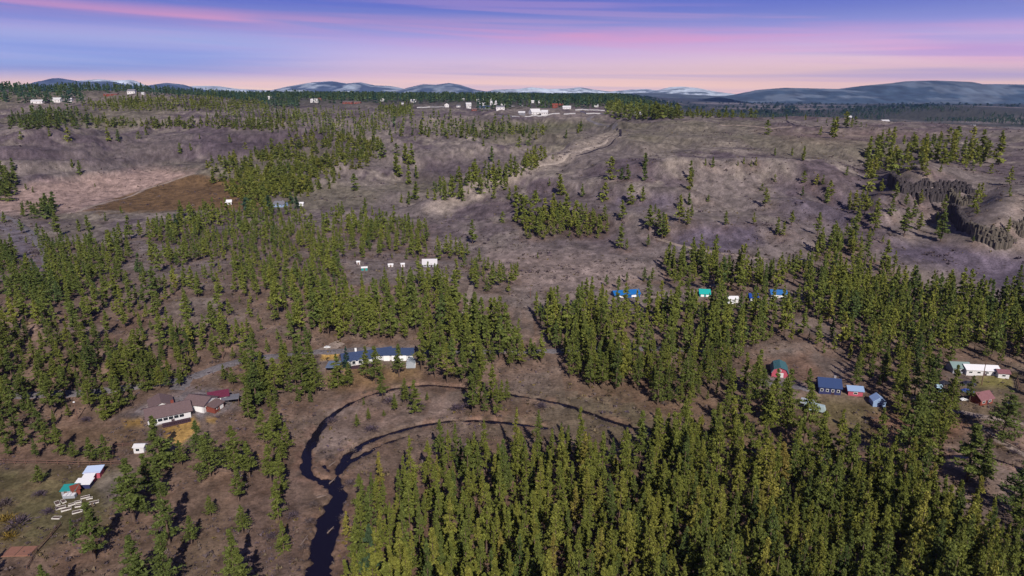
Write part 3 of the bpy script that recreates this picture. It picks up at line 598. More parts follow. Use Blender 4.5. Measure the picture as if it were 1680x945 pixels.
ribbon('road', pxline([(-60,655),(60,648),(180,640),(240,632),(300,624),(345,607),(390,593),(460,583),(530,577),(600,573),(690,576),(770,578),(850,578),(950,574),(1060,572),(1160,575)]), 5.0, M_ROAD, .2)
ribbon('driveway', pxline([(290,640),(296,632),(306,623)]), 6, M_ROAD, .12)
ribbon('driveway', pxline([(560,562),(545,568),(525,578)]), 6, M_TRACK, .10)
ribbon('dirt_track', pxline([(778,452),(772,474),(768,490),(764,506),(760,520)]), 3.2, M_TRACK, .12)
ribbon('dirt_track', pxline([(1012,211),(1018,216),(1017,225),(1002,236),(980,244),(958,254),(937,260)]), 3.8, M_TRAIL, .25, 5)
ribbon('dirt_track', pxline([(1290,198),(1302,206),(1318,208),(1345,207)]), 3.6, M_TRAIL, .25, 5)
ribbon('dirt_track', pxline([(1120,200),(1180,205),(1240,207),(1300,208)]), 4.5, M_TRACK, .3, 6)
ribbon('dirt_track', pxline([(780,300),(830,290),(880,272),(930,256),(975,240),(1000,226)]), 6., M_PALE, .3, 5)
ribbon('dirt_track', pxline([(1080,392),(1110,402),(1150,410),(1200,418),(1260,425)]), 3.5, M_TRACK, .2, 4)
ribbon('dirt_track', pxline([(1480,648),(1520,656),(1560,672),(1600,682),(1650,690),(1710,700)]), 3.5, M_TRACK, .14)
ribbon('dirt_track', pxline([(1225,628),(1262,628),(1300,634),(1335,640)]), 4, M_ROAD, .14)
ribbon('dirt_track', pxline([(1605,700),(1640,722),(1660,738),(1700,752)]), 4, M_TRACK, .12)
ribbon('dirt_track', pxline([(1010,482),(1080,487),(1130,482),(1160,470),(1180,465)]), 3.5, M_TRACK, .15)
ribbon('dirt_track', pxline([(0,352),(25,362),(50,380),(72,412),(80,440)]), 6, M_ROAD, .15, 4)
ribbon('dirt_track', pxline([(128,348),(180,330),(240,309),(318,285)]), 4, M_TRACK, .2, 6)
ribbon('road', pxline([(975,190),(962,196),(985,204),(1010,210)]), 8, M_ROAD, .4, 6)
# water
M_WAT = bpy.data.materials.new('creek_water'); M_WAT.use_nodes = True; nt = M_WAT.node_tree; b = nt.nodes['Principled BSDF']
b.inputs['Base Color'].default_value = (.007, .005, .012, 1); b.inputs['Roughness'].default_value = .12; b.inputs['Specular IOR Level'].default_value = .28
no = nt.nodes.new('ShaderNodeTexNoise'); no.inputs['Scale'].default_value = 1.2; bp = nt.nodes.new('ShaderNodeBump'); bp.inputs['Strength'].default_value = .25; bp.inputs['Distance'].default_value = .1
ge = nt.nodes.new('ShaderNodeNewGeometry'); nt.links.new(ge.outputs['Position'], no.inputs['Vector']); nt.links.new(no.outputs['Fac'], bp.inputs['Height']); nt.links.new(bp.outputs[0], b.inputs['Normal'])
for k, c in enumerate(CREEKS):
    cc = c.copy(); cc[:, 2] = cc[:, 2]*2+4.5*(cc[:, 2] > 1.7)+1.6
    ribbon('creek_water', cc, 0, M_WAT, zfix=WATER_Z-.01*k, nx=2, step=3)
# ------------------------------------------------------------------ trees
def scr_h(t):
    x, y0 = project(t[0], t[1], t[2]); _, y1 = project(t[0], t[1], t[2]+t[3]); x = float(x); a = float(y1); b_ = float(y0)
    if x < -20 or x > 1700 or a > 940: return 0
    return min(b_, 945)-max(a, 0)+(25 if t[8] else 0)
TREES.sort(key=lambda t: -scr_h(t)); NIND = 300
near_me = []; trunk_me = []
for i, (V, sh) in enumerate(NEAR):
    near_me.append(mesh_np('pine_crown', V, np.arange(len(V)).reshape(-1, 3), M_PINE, {'shade': sh, 'tint': np.zeros(len(V))}))
for i in range(3):
    V, Q = trunk_proto(seed=i); trunk_me.append(mesh_np('pine_trunk', V, Q, M_TRUNK))
REG_LABEL = {
 'gorge': ('slender yellow-green pine packed into the dense forest right of the creek pool', 'pines of the dense forest right of the creek pool'),
 'bank': ('tall olive-green pine in the broad forest belt above the creek on the right', 'pines of the forest belt above the creek'),
 'west': ('dark green pine in the woods at the left edge above the ranch houses', 'pines of the left woods'),
 'mid': ('green pine in the open woods behind the blue-roofed house by the road', 'pines of the open woods in the middle'),
 'creek': ('pine on the slope between the paved road and the outer creek bend', 'pines above the creek bend'),
 'hillside': ('pine standing apart on bare ground of the open slopes', 'pines standing apart on the slopes'),
 'hill': ('pine in one of the clumps on the far hillsides', 'pines in hillside clumps'),
 'plateau': ('pine in the green bands along the far plateau', 'pines on the plateau')}
for t in TREES[:NIND]:
    x, y, z, h, w, s, tint, reg, lab = t
    root = link('pine_tree', None, loc=(x, y, z)); root['category'] = 'pine tree'
    a = rr.uniform(0, 6.28); root.rotation_euler = (rr.gauss(0, .015), rr.gauss(0, .015), a); root.scale = (w, w, h/18)
    if lab: root['label'] = lab
    else: root['label'], root['group'] = REG_LABEL[reg]
    c = link('crown', near_me[s], root); c['tint_offset'] = float(tint)
    link('trunk', trunk_me[rr.randrange(3)], root)
def merge_trees(name, lst, protos, label, with_trunk):
    Vs, Ss, Ts = [], [], []; TV, TQ = [], []; tv, tq = trunk_proto(seg=4, seed=1); off = 0
    for x, y, z, h, w, s, tint, reg, lab in lst:
        V, sh = protos[s % len(protos)]; a = rr.uniform(0, 6.28); ca, sa = math.cos(a), math.sin(a)
        Vs.append(np.stack([(V[:, 0]*ca-V[:, 1]*sa)*w+x, (V[:, 0]*sa+V[:, 1]*ca)*w+y, V[:, 2]*h/18+z], 1)); Ss.append(np.clip(sh+(.0 if protos is NEAR or len(protos) == 7 else .22), 0, 1.2)); Ts.append(np.full(len(V), tint))
        if with_trunk:
            TV.append(tv*np.array([w, w, h/18])+np.array([x, y, z])); TQ.append(tq+off); off += len(tv)
    V = np.concatenate(Vs)
    me = mesh_np(name, V, np.arange(len(V)).reshape(-1, 3), M_PINE, {'shade': np.concatenate(Ss), 'tint': np.concatenate(Ts)})
    o = link(name, me, kind='stuff', label=label, cat='trees')
    if with_trunk: link('trunk', mesh_np('trunk', np.concatenate(TV), np.concatenate(TQ), M_TRUNK), o, kind='stuff')
    return o
rest = TREES[NIND:]
g1 = [t for t in rest if t[1] < 262]; g2 = [t for t in rest if 262 <= t[1] < 520]; g3 = [t for t in rest if 520 <= t[1] < 1150]; g4 = [t for t in rest if t[1] >= 1150]
print('LOD', len(g1), len(g2), len(g3), len(g4))
if g1: merge_trees('pine_forest', g1, NEAR[:7], 'remaining pines of the dense forest in the lower right of the photo', True)
merge_trees('pine_forest', g2, MID, 'many olive-green pines across the middle distance of the valley', True)
merge_trees('pine_forest', g3, FAR, 'smaller pines in clumps and strips on the far slopes', True)
# far woods: plateau tree line and the plain on the right
vf = list(g4)
def fill_far(P, n, h0, h1, w, tint, skip=0, sp=9):
    xs = [q[0] for q in P]; yy = [q[1] for q in P]; c = 0; tr_ = 0
    while c < n and tr_ < n*6:
        tr_ += 1; px = rr.uniform(min(xs), max(xs)); py = rr.uniform(min(yy), max(yy))
        if not bool(inpoly(P, px, py)): continue
        p = rc(px, py, skip)
        if p is None or not free(p.x, p.y, sp): continue
        put(p.x, p.y); c += 1; h = rr.uniform(h0, h1)
        vf.append([p.x, p.y, p.z-.3, h, w*h/18*rr.uniform(.8, 1.3), rr.randrange(3), min(1, max(0, rr.gauss(tint, .08))), 'far', None])
def fill_world(u0, u1, y0, y1, n, h0, h1, w, tint, thr=0., seed=70, sc_=300):
    c = 0; k = 0
    while c < n and k < n*5:
        k += 1; y = y0*(y1/y0)**rr.random(); u = rr.uniform(u0, u1); x = u*y
        if thr and float(fbm(x/sc_, y/sc_, seed, 3)) < thr: continue
        c += 1; h = rr.uniform(h0, h1); z = float(hz(x, y))
        vf.append([x, y, z-.3, h, w*h/18*rr.uniform(.8, 1.3), rr.randrange(3), min(1, max(0, rr.gauss(tint, .08))), 'far', None])
fill_world(-.98, -.60, 1330, 2300, 1300, 14, 21, 1.2, .12)
fill_world(-.60, -.30, 1560, 2600, 1300, 13, 20, 1.2, .12)
fill_world(-.32, .0, 1760, 3000, 1100, 14, 24, 1.3, .14, .36)
fill_world(-.05, .25, 1500, 2600, 420, 14, 24, 1.3, .14, .44)
fill_world(-.05, .32, 1900, 3600, 700, 16, 26, 1.4, .1)
fill_world(.05, .98, 1750, 4200, 2400, 12, 20, 1.8, .08, .46, 71, 380)
fill_world(.0, .98, 4200, 9500, 1500, 16, 26, 5.0, .05, .44, 72, 900)
fill_world(-.98, .2, 3000, 7000, 900, 16, 26, 4.5, .08)
merge_trees('far_woods', vf, VFAR, 'dark evergreen woods along the plateau skyline and over the far plain', False)
print('FAR', len(vf))
# ------------------------------------------------------------------ mountains
def mountain(name, pts, dist, depth, mcol, snow, seed, rough=1., snowline=.35, foot=-20, snowcol=(.80,.88,.92)):
    """pts: skyline in photo pixels -> heights at that distance; a rounded, noisy range of real depth"""
    pts = sorted(pts); px = np.array([p[0] for p in pts], float); py = np.array([p[1] for p in pts], float)
    n = 320; m = 44; X = np.linspace(ray(px[0], 150)[0]*dist, ray(px[-1], 150)[0]*dist, n)
    pxs = 840+F*X/(dist*CP+0.)  # close enough at the horizon
    pxs = np.array([float(project(x, dist, 300)[0]) for x in X])
    top = np.array([CAMZ-float(ray(a, np.interp(a, px, py))[1])*dist for a in pxs])
    tt = np.linspace(0, 1, m); prof = np.sin(np.pi*np.clip(tt*1.0, 0, 1))**.9
    Yv = dist+(tt-.5)*depth; Xg, Yg = np.meshgrid(X, Yv); H = np.maximum(top-foot, 5)[None]*prof[:, None]
    nz = fbm(Xg/(depth*.16), Yg/(depth*.16), seed, 5, True); nz2 = fbm(Xg/(depth*.035), Yg/(depth*.05), seed+9, 4)
    Zg = foot+H*(1-.42*rough*(1-prof[:, None]**3)*(nz)*1.2)+H*.05*(nz2-.5)*(1-prof[:, None]**8)
    V = np.stack([Xg, Yg, Zg], -1).reshape(-1, 3); i = np.arange(n*m).reshape(m, n); Q = np.stack([i[:-1, :-1], i[:-1, 1:], i[1:, 1:], i[1:, :-1]], -1).reshape(-1, 4)
    sn = sstep(.45, .55, fbm(Xg/(depth*.10), Yg/(depth*.07), seed+20, 4)+.25*((Zg-foot)/max(1, (top-foot).max())-snowline))*snow
    C = mixc(np.broadcast_to(np.array(mcol), Xg.shape+(3,)).copy(), S3(*snowcol), sn); C *= (.1+1.9*nz2[..., None])
    link(name, mesh_np(name, V, Q, M_MTN, {'cover': C.reshape(-1, 3)}), kind='structure')
M_MTN = bpy.data.materials.new('mountain_slopes'); M_MTN.use_nodes = True; nt = M_MTN.node_tree; at = nt.nodes.new('ShaderNodeAttribute'); at.attribute_name = 'cover'; nt.links.new(at.outputs['Color'], nt.nodes['Principled BSDF'].inputs['Base Color']); nt.nodes['Principled BSDF'].inputs['Roughness'].default_value = .95
MC_HAZED = (.03, .045, .07)  # slope colour with the blue of distant haze mixed in
mountain('mountain', [(-150,150),(40,144),(70,136),(97,128),(125,133),(150,134),(178,133),(200,138),(225,144),(260,152)], 21000, 5000, MC_HAZED, .05, 1)
mountain('mountain', [(110,146),(135,132),(165,130),(190,132),(215,131),(228,139),(245,150)], 27000, 5000, (.10,.12,.12), .85, 2, snowline=.0)
mountain('mountain', [(225,152),(248,140),(275,136),(295,138),(310,143),(330,147),(360,152)], 22000, 4500, MC_HAZED, .1, 3)
mountain('mountain', [(290,152),(320,141),(355,141),(390,146),(440,148),(470,153)], 27000, 5000, (.12,.14,.15), .7, 4, snowline=.1)
mountain('mountain', [(440,154),(455,147),(480,141),(515,135),(545,133),(570,137),(592,135),(615,140),(640,141),(665,146),(700,151)], 24000, 6000, (.05,.07,.10), .45, 5)
mountain('mountain', [(640,154),(670,144),(695,138),(715,139),(737,136),(755,139),(780,147),(810,152)], 21000, 5000, (.04,.06,.085), .22, 6)
mountain('mountain', [(780,154),(812,147),(850,146),(872,143),(900,146),(935,145),(950,143),(975,147),(1000,150),(1035,147),(1060,146),(1090,150),(1110,154)], 26000, 5500, (.10,.12,.12), .85, 7, snowline=.0)
mountain('mountain', [(1040,154),(1085,147),(1100,143),(1118,142),(1140,144),(1170,150),(1200,154),(1230,157)], 23500, 5500, (.10,.12,.12), .75, 8, snowline=.0)
mountain('mountain', [(920,158),(960,151),(1010,155),(1050,152),(1090,153),(1150,156),(1200,158)], 17000, 4000, (.05,.06,.05), .05, 9)
mountain('mountain', [(1180,160),(1215,155),(1250,147),(1290,144),(1380,146),(1425,140),(1470,136),(1490,133),(1530,132),(1585,134),(1600,138),(1640,138),(1700,139),(1800,136),(1900,150)], 10500, 3600, (.030,.055,.085), .55, 10, rough=1.5, snowcol=(.16,.19,.23), foot=-30)  # right ridge: haze blue painted into its slope colour
# ------------------------------------------------------------------ building kit
M_WHITE = mat('white_siding', (.62,.61,.62), .6, .06, 6); M_TRIM = mat('white_trim', (.82,.82,.82), .5, .04, 4)
M_GLASS = mat('dark_window_glass', (.02,.025,.035), .12, .1, 1, spec=.6)
M_BROWNROOF = roofmat('brown_shingles', (.155,.105,.105)); M_REDROOF = roofmat('maroon_metal_roof', (.12,.02,.045), .5, 6)
M_BLUEROOF = roofmat('dark_blue_metal_roof', (.042,.062,.13), .45, 6); M_TEALROOF = roofmat('teal_metal_roof', (.06,.15,.17), .5, 6)
M_GREYROOF = roofmat('grey_shingles', (.17,.17,.20)); M_BRIGHTBLUE = roofmat('bright_blue_metal_roof', (.012,.13,.40), .5, 5); M_RUSTROOF = roofmat('reddish_metal_roof', (.22,.10,.11), .5, 5)
M_REDWALL = mat('red_wood_siding', (.20,.05,.035), .8, .2, 4); M_PINK = mat('pinkish_red_siding', (.42,.08,.12), .7, .15, 4); M_WOOD = mat('weathered_wood', (.16,.09,.07), .9, .3, 5)
M_DARKWOOD = mat('dark_deck_wood', (.055,.028,.04), .85, .3, 5); M_LBLUE = mat('pale_blue_siding', (.24,.34,.52), .6, .1, 4); M_GREYWALL = mat('grey_siding', (.30,.32,.36), .7, .12, 4)
M_NAVY = mat('navy_siding', (.03,.035,.11), .6, .15, 4); M_TEAL = mat('teal_paint', (.02,.26,.25), .6, .15, 4); M_ORANGE = mat('orange_boards', (.25,.12,.085), .8, .2, 3)
M_SOIL = mat('garden_soil', (.10,.07,.06), .95, .3, 5); M_RUBBER = mat('tyre_rubber', (.02,.02,.02), .9, .1, 5); M_METAL = mat('grey_metal', (.30,.31,.34), .4, .1, 5, metal=.5)
M_CONC = mat('concrete', (.28,.27,.29), .9, .15, 4)
def box_bm(bm, x0, x1, y0, y1, z0, z1):
    v = [bm.verts.new((x, y, z)) for z in (z0, z1) for x, y in ((x0, y0), (x1, y0), (x1, y1), (x0, y1))]
    for f in ((3,2,1,0),(4,5,6,7),(0,1,5,4),(1,2,6,5),(2,3,7,6),(3,0,4,7)): bm.faces.new([v[i] for i in f])
def poly_bm(bm, prof, a0, a1, axis):
    """extrude a 2-D profile (side, z) along an axis"""
    P = (lambda s, z, t: (t, s, z)) if axis == 'x' else (lambda s, z, t: (s, t, z))
    A = [bm.verts.new(P(s, z, a0)) for s, z in prof]; B = [bm.verts.new(P(s, z, a1)) for s, z in prof]; n = len(prof)
    bm.faces.new(A); bm.faces.new(B[::-1])
    for i in range(n): bm.faces.new([A[i], B[i], B[(i+1) % n], A[(i+1) % n]])
def fin(name, bm, m, parent=None, bevel=0, **kw):
    bmesh.ops.recalc_face_normals(bm, faces=bm.faces)
    me = bpy.data.meshes.new(name); bm.to_mesh(me); bm.free(); me.materials.append(m); o = link(name, me, parent, **kw)
    if bevel: b = o.modifiers.new('bevel', 'BEVEL'); b.width = bevel; b.segments = 1
    return o
def boxo(name, b, m, parent=None, bevel=0, **kw):
    bm = bmesh.new(); box_bm(bm, *b); return fin(name, bm, m, parent, bevel, **kw)
def root_at(name, p, rot, label, cat, group=None, sink=0.):
    o = link(name, None, label=label, cat=cat, group=group); o.location = (p[0], p[1], p[2]-sink); o.rotation_euler = (0, 0, rot); return o
def gable(parent, L, D, wh, rh, mw, mr, ridge='x', x0=0, y0=0, ov=.5, base=-1.2, tag=''):
    """walls and a two-slope roof over the rectangle centred on x0, y0"""
    hx, hy = L/2, D/2; bm = bmesh.new(); e = .003
    if ridge == 'x':
        prof = [(y0-hy, base), (y0+hy, base), (y0+hy, wh), (y0, wh+rh), (y0-hy, wh)]; poly_bm(bm, prof, x0-hx, x0+hx, 'x')
    else:
        prof = [(x0-hx, base), (x0+hx, base), (x0+hx, wh), (x0, wh+rh), (x0-hx, wh)]; poly_bm(bm, prof, y0-hy, y0+hy, 'y')
    w_ = fin('wall', bm, mw, parent); bm = bmesh.new(); t = .18
    s = (hy if ridge == 'x' else hx); sl = rh/s; c = (y0 if ridge == 'x' else x0); zo = wh-ov*sl+.03
    prof = [(c-s-ov, zo), (c, wh+rh+.03), (c+s+ov, zo), (c+s+ov, zo+t), (c, wh+rh+.03+t), (c-s-ov, zo+t)]
    if ridge == 'x': poly_bm(bm, prof, x0-hx-ov, x0+hx+ov, 'x')
    else: poly_bm(bm, prof, y0-hy-ov, y0+hy+ov, 'y')
    return w_, fin('roof', bm, mr, parent)
def window(parent, side, c, z, w, h, off, m=None):
    """side: 'f' front (-y), 'b', 'l', 'r'; off = wall coordinate"""
    s = {'f': (c-w/2, c+w/2, off-.07, off+.05), 'b': (c-w/2, c+w/2, off-.05, off+.07), 'l': (off-.07, off+.05, c-w/2, c+w/2), 'r': (off-.05, off+.07, c-w/2, c+w/2)}[side]
    f = boxo('window', (*s, z, z+h), M_TRIM, parent); g = .10
    s2 = {'f': (s[0]+g, s[1]-g, s[2]-.02, s[2]+.03), 'b': (s[0]+g, s[1]-g, s[3]-.03, s[3]+.02), 'l': (s[0]-.02, s[0]+.03, s[2]+g, s[3]-g), 'r': (s[1]-.03, s[1]+.02, s[2]+g, s[3]-g)}[side]
    boxo('pane', (*s2, z+g, z+h-g), m or M_GLASS, f); return f
def door(parent, side, c, w, h, off, m, z=0.):
    s = {'f': (c-w/2, c+w/2, off-.06, off+.05), 'b': (c-w/2, c+w/2, off-.05, off+.06), 'l': (off-.06, off+.05, c-w/2, c+w/2), 'r': (off-.05, off+.06, c-w/2, c+w/2)}[side]
    return boxo('door', (*s, z, z+h), m, parent)
def edge(a, b):
    p, q = rc(*a), rc(*b); d = (q-p); d.z = 0
    return (p+q)/2, d.length, math.atan2(d.y, d.x)
# ------------------------------------------------------------------ ranch yard, left
c, Lh, rot = edge((245,701), (313,685)); Lh = max(Lh, 13)
h = root_at('ranch_house', c, rot, 'long brown-roofed ranch house with white gable end, dark railed deck and yellow lawn', 'house'); D = 9.
boxo('foundation', (-Lh/2-.1, Lh/2+.1, -.1, D+.1, -1.8, .3), M_CONC, h)
gable(h, Lh, D, 2.9, 1.7, M_WHITE, M_BROWNROOF, 'x', 0, D/2, .7, .3)
gable(h, 7, 8, 2.8, 1.5, M_WHITE, M_BROWNROOF, 'y', -Lh/2+5, D+3.2, .5, -1.2)
window(h, 'l', D*.42, 1.1, 1.7, 1.2, -Lh/2); window(h, 'l', D*.78, 1.1, 1.1, 1.2, -Lh/2); window(h, 'l', D*.15, 1.1, .8, 1.2, -Lh/2)
for k in range(6): window(h, 'f', -Lh/2+2+k*(Lh-4)/5.5, 1., 1.6, 1.2, 0)
door(h, 'f', Lh/2-5.6, 1., 2.1, 0, M_DARKWOOD, .35)
dk = boxo('deck', (-Lh/2+4, Lh/2-.5, -3., -.12, -.1, .3), M_DARKWOOD, h)
bm = bmesh.new()
for k in range(14): x = -Lh/2+4.1+k*(Lh-4.8)/13; box_bm(bm, x-.05, x+.05, -2.95, -2.85, .3, 1.3)
box_bm(bm, -Lh/2+4, Lh/2-.5, -2.97, -2.83, 1.3, 1.4); box_bm(bm, -Lh/2+4.1, Lh/2-.6, -2.95, -2.87, .75, .83); fin('railing', bm, M_DARKWOOD, dk)
boxo('side_porch', (-Lh/2-2.2, -Lh/2-.15, D*.55, D*.95, -.8, .25), M_REDWALL, h); boxo('chimney', (1.2, 2.1, D*.55, D*.55+.8, 3.4, 5.6), M_REDWALL, h)
pc, pq = rc(335, 678), rc(362, 660); dd_ = pq-pc; Lg = max(7.5, math.hypot(dd_.x, dd_.y)*.8)
h = root_at('garage_house', pc, math.atan2(dd_.y, dd_.x), 'white garage with brown gable roof and red lean-to wing beside the gravel yard', 'garage'); DG_ = 8.
gable(h, Lg, DG_, 2.9, 1.5, M_WHITE, M_BROWNROOF, 'y', Lg/2, DG_/2, .55)
for k in range(2): door(h, 'l', 2.1+k*3.7, 2.7, 2.3, 0, M_TRIM)
for k in range(3): window(h, 'f', 1.3+k*2.2, 1, 1.1, 1., 0)
bm = bmesh.new(); box_bm(bm, 1.2, 6.2, -3.4, -.02, -1, 1.9); wg = fin('wing', bm, M_REDWALL, h)
bm = bmesh.new(); poly_bm(bm, [(-3.8, 1.85), (-.08, 2.6), (-.08, 2.75), (-3.8, 2.0)], .8, 6.6, 'x'); fin('wing_roof', bm, M_BROWNROOF, h)
window(h, 'f', 2.6, .8, 1., .8, -3.4); door(h, 'f', 4.9, 1.8, 1.8, -3.4, M_TRIM)
c, Ls, rot = edge((347,661), (373,661))
h = root_at('red_roofed_shed', c, rot+.25, 'small white shed with a dark maroon metal roof at the back of the gravel yard', 'shed')
gable(h, 6.2, 4.2, 2.4, 1.3, M_WHITE, M_REDROOF, 'x', 0, 2.2, .5); [window(h, 'f', -2+k*2, .9, .9, .9, .1) for k in range(3)]; door(h, 'r', 2.2, 1.2, 2, 3.1, M_NAVY)
p = rc(378, 665); h = root_at('grey_lean_to', p, .3, 'low grey flat-roofed shelter between the red-roofed shed and the garage', 'shed')
boxo('roof', (-3, 3, 0, 4.5, 2.1, 2.28), M_GREYROOF, h); [boxo('post', (x-.08, x+.08, y-.08, y+.08, -.6, 2.1), M_WOOD, h) for x in (-2.8, 2.8) for y in (.2, 4.3)]
p = rc(228, 744); h = root_at('white_shed', p, .04, 'little white shed with one dark four-pane window standing alone by the rail pen', 'shed')
gable(h, 3.1, 2.4, 2., .5, M_WHITE, M_WHITE, 'x', 0, 1.3, .25); f = window(h, 'f', -.3, .7, 1.3, 1., .1); door(h, 'r', 1.3, .8, 1.8, 1.55, M_GREYWALL)
# garden shacks
def shack(px, py, L, D, H, rot, mw, mr, lab, drop=.5, name='garden_shack'):
    p = rc(px, py); h = root_at(name, p, rot, lab, 'shed'); boxo('wall', (-L/2, L/2, 0, D, -.6, H-.1), mw, h)
    bm = bmesh.new(); poly_bm(bm, [(-.3, H-drop*.5), (D+.3, H+drop*.5), (D+.3, H+drop*.5+.1), (-.3, H-drop*.5+.1)], -L/2-.3, L/2+.3, 'x'); fin('roof', bm, mr, h)
    door(h, 'f', -L*.2, .8, 1.7, 0, M_WOOD); return h
M_WROOF = mat('white_sheet_roof', (.75,.74,.76), .4, .08, 4)
M_PBROOF = mat('pale_blue_sheet_roof', (.50,.60,.80), .4, .08, 4)
shack(152,785,4.2,3.0,2.1,.15,M_PINK,M_PBROOF,'garden shack with pale blue sheet roof, highest of the shack row')
shack(144,794,2.6,2.2,1.8,.15,M_PINK,M_WROOF,'garden shack with pinkish walls and a small white roof, below the pale blue one')
shack(136,802,4.0,2.2,1.7,.05,M_NAVY,M_WROOF,'low garden shack with a long white roof and dark wall')
shack(126,812,1.9,1.9,1.9,.7,M_REDWALL,M_REDWALL,'tiny red hutch standing beside the low white-roofed garden shack')
shack(113,813,3.6,2.4,1.8,.15,M_GREYWALL,M_TEAL,'garden shack with a faded teal roof at the lower end of the row')
p = rc(113, 818); h = root_at('cold_frame', p, .1, 'white slatted cold frame in front of the teal-roofed shack', 'cold frame')
boxo('frame', (-1.6,1.6,0,1.3,0,.9), M_GREYWALL, h); [boxo('lid', (-1.5+k*1.05,-.65+k*1.05,-.05,1.35,.92,1.), M_WROOF, h) for k in range(3)]
bed = root_at('raised_bed', (0,0,0), 0, '', 'raised bed', 'white-framed raised garden beds'); bm = bmesh.new()
for b in ((-1.5,1.5,-.7,-.63),(-1.5,1.5,.63,.7),(-1.5,-1.43,-.629,.629),(1.43,1.5,-.629,.629)): box_bm(bm, *b, -.2, .42)
fr = fin('frame', bm, mat('bed_planks', (.60,.57,.54), .8, .2, 4), bed); so = boxo('soil', (-1.42,1.42,-.62,.62,-.2,.3), M_SOIL, bed)
BEDS = [(140,816,.5,1.),(128,824,.45,.8),(147,818,.5,.7),(154,825,.5,1.15),(118,828,.5,.8),(131,830,.35,1.),(100,833,.5,1.1),(109,836,.5,1.1),(127,840,.5,1.1),(104,823,-.7,.9),(94,826,-.8,1.),(93,850,.0,1.),(138,836,.1,.7)]
BLAB = ['upper right','below the red hutch','small right-hand one behind','rightmost','in front of the cold frame','central dark-soiled','left lower','lower dark-soiled','lower middle','slanting one below the teal-roofed shack','leftmost slanting','lowest left','short one near the pine']
for k, (a, b, r, s) in enumerate(BEDS):
    p = rc(a, b); o = bed if k == 0 else bed.copy()
    if k:
        COL.objects.link(o)
        for ch in (fr, so): cc = ch.copy(); COL.objects.link(cc); cc.parent = o
    o.location = p; o.rotation_euler = (0, 0, r); o.scale = (s*.72, s*.8, .7); o['label'] = 'raised garden bed with white plank frame, '+BLAB[k]+' in the garden'
p = rc(33, 905); h = root_at('wooden_platform', p, .05, 'flat orange wooden platform lying in the grass near the lower left corner', 'platform')
boxo('boards', (-3.4,3.4,-1.8,1.8,-.2,.22), M_ORANGE, h); [boxo('beam', (x-.1,x+.1,-1.9,1.9,.222,.3), M_WOOD, h) for x in (-3.3,-.2,3.3)]
# fences
def fence(name, pts, lab, m, hgt=1.3, step=3., rails=2, pw=.07, cat='fence', px=True, rw=.05, solid=False):
    W_ = np.array(pxline(pts) if px else pts, float); W_ = resample(W_, step)
    o = link(name, None, label=lab, cat=cat); o.location = (W_[0][0], W_[0][1], float(hz(*W_[0]))); ox, oy, oz = o.location
    P = [(x-ox, y-oy, float(hz(x, y))-oz) for x, y in W_]
    for i, q in enumerate(P):
        if i < 95: boxo('post', (q[0]-pw, q[0]+pw, q[1]-pw, q[1]+pw, q[2]-.4, q[2]+hgt), m, o)
    for r in range(rails):
        z = hgt*(r+1)/rails-.12; bm = bmesh.new()
        for a, b in zip(P[:-1], P[1:]):
            d = Vector((b[0]-a[0], b[1]-a[1], 0)).normalized(); nv = Vector((-d.y, d.x, 0))*rw; hh = (hgt*.44 if solid else .08)
            v = [bm.verts.new(Vector((q[0], q[1], q[2]+z+dz))+nv*s) for q, s, dz in ((a,-1,-hh),(b,-1,-hh),(b,-1,hh),(a,-1,hh),(a,1,-hh),(b,1,-hh),(b,1,hh),(a,1,hh))]
            for f in ((0,1,2,3),(7,6,5,4),(0,4,5,1),(3,2,6,7),(0,3,7,4),(1,5,6,2)): bm.faces.new([v[i] for i in f])
        fin('rail', bm, m, o)
    return o
fence('rail_fence', [(-30,759),(60,761),(130,764),(200,762)], 'long wooden rail fence crossing the meadow above the garden', M_WOOD, 1.4, 3., 2, .08)
fence('pen_fence', [(186,752),(186,734),(217,732)], 'short wooden pen fence left of the little white shed', M_WOOD, 1.2, 2.2, 2)
fence('wire_fence', [(45,935),(62,905),(85,880),(100,862)], 'thin dark post fence running diagonally near the lower left corner', M_WOOD, 1.1, 3., 2, .06)
fence('field_fence', [(1600,705),(1650,728),(1700,752)], 'thin post fence along the gravel track at the right edge', M_WOOD, 1.1, 3.5, 2, .06)
fence('yard_fence', [(1600,606),(1640,604),(1668,620),(1672,640)], 'post fence around the green lawn beside the white house at the right edge', M_WOOD, 1.2, 3.5, 2, .06)
# poles
def pole(px, py, hp, lab, lamp=False, arm=True, name='utility_pole'):
    p = rc(px, py); h = 9.
    for _ in range(3): h *= hp/hpix(p, h)
    o = root_at(name, p, 0, lab, 'pole'); bm = bmesh.new(); bmesh.ops.create_cone(bm, cap_ends=True, segments=8, radius1=.17, radius2=.11, depth=h+.6, matrix=Matrix.Translation((0,0,h/2-.3))); fin('shaft', bm, M_WOOD, o)
    if arm: boxo('crossarm', (-1.1,1.1,-.2,-.08,h-.8,h-.62), M_WOOD, o); [boxo('insulator', (x-.06,x+.06,-.2,-.08,h-.618,h-.4), M_METAL, o) for x in (-1,0.9)]
    if lamp: boxo('lamp', (-.15,.45,-.45,-.18,h-.35,h-.05), M_TRIM, o)
    return o
pole(127,688,30,'pale yard light pole standing at the edge of the dark pines by the ranch yard', True, False, 'light_pole')
pole(366,590,24,'wooden utility pole beside the paved road left of the blue-roofed house')
pole(1322,622,22,'wooden utility pole in the field between the red barn and dark blue house'); pole(1610,632,46,'tall dark pole in front of the white house at the right edge', arm=False)
pole(870,489,17,'wooden utility pole in the meadow left of the blue sheds')
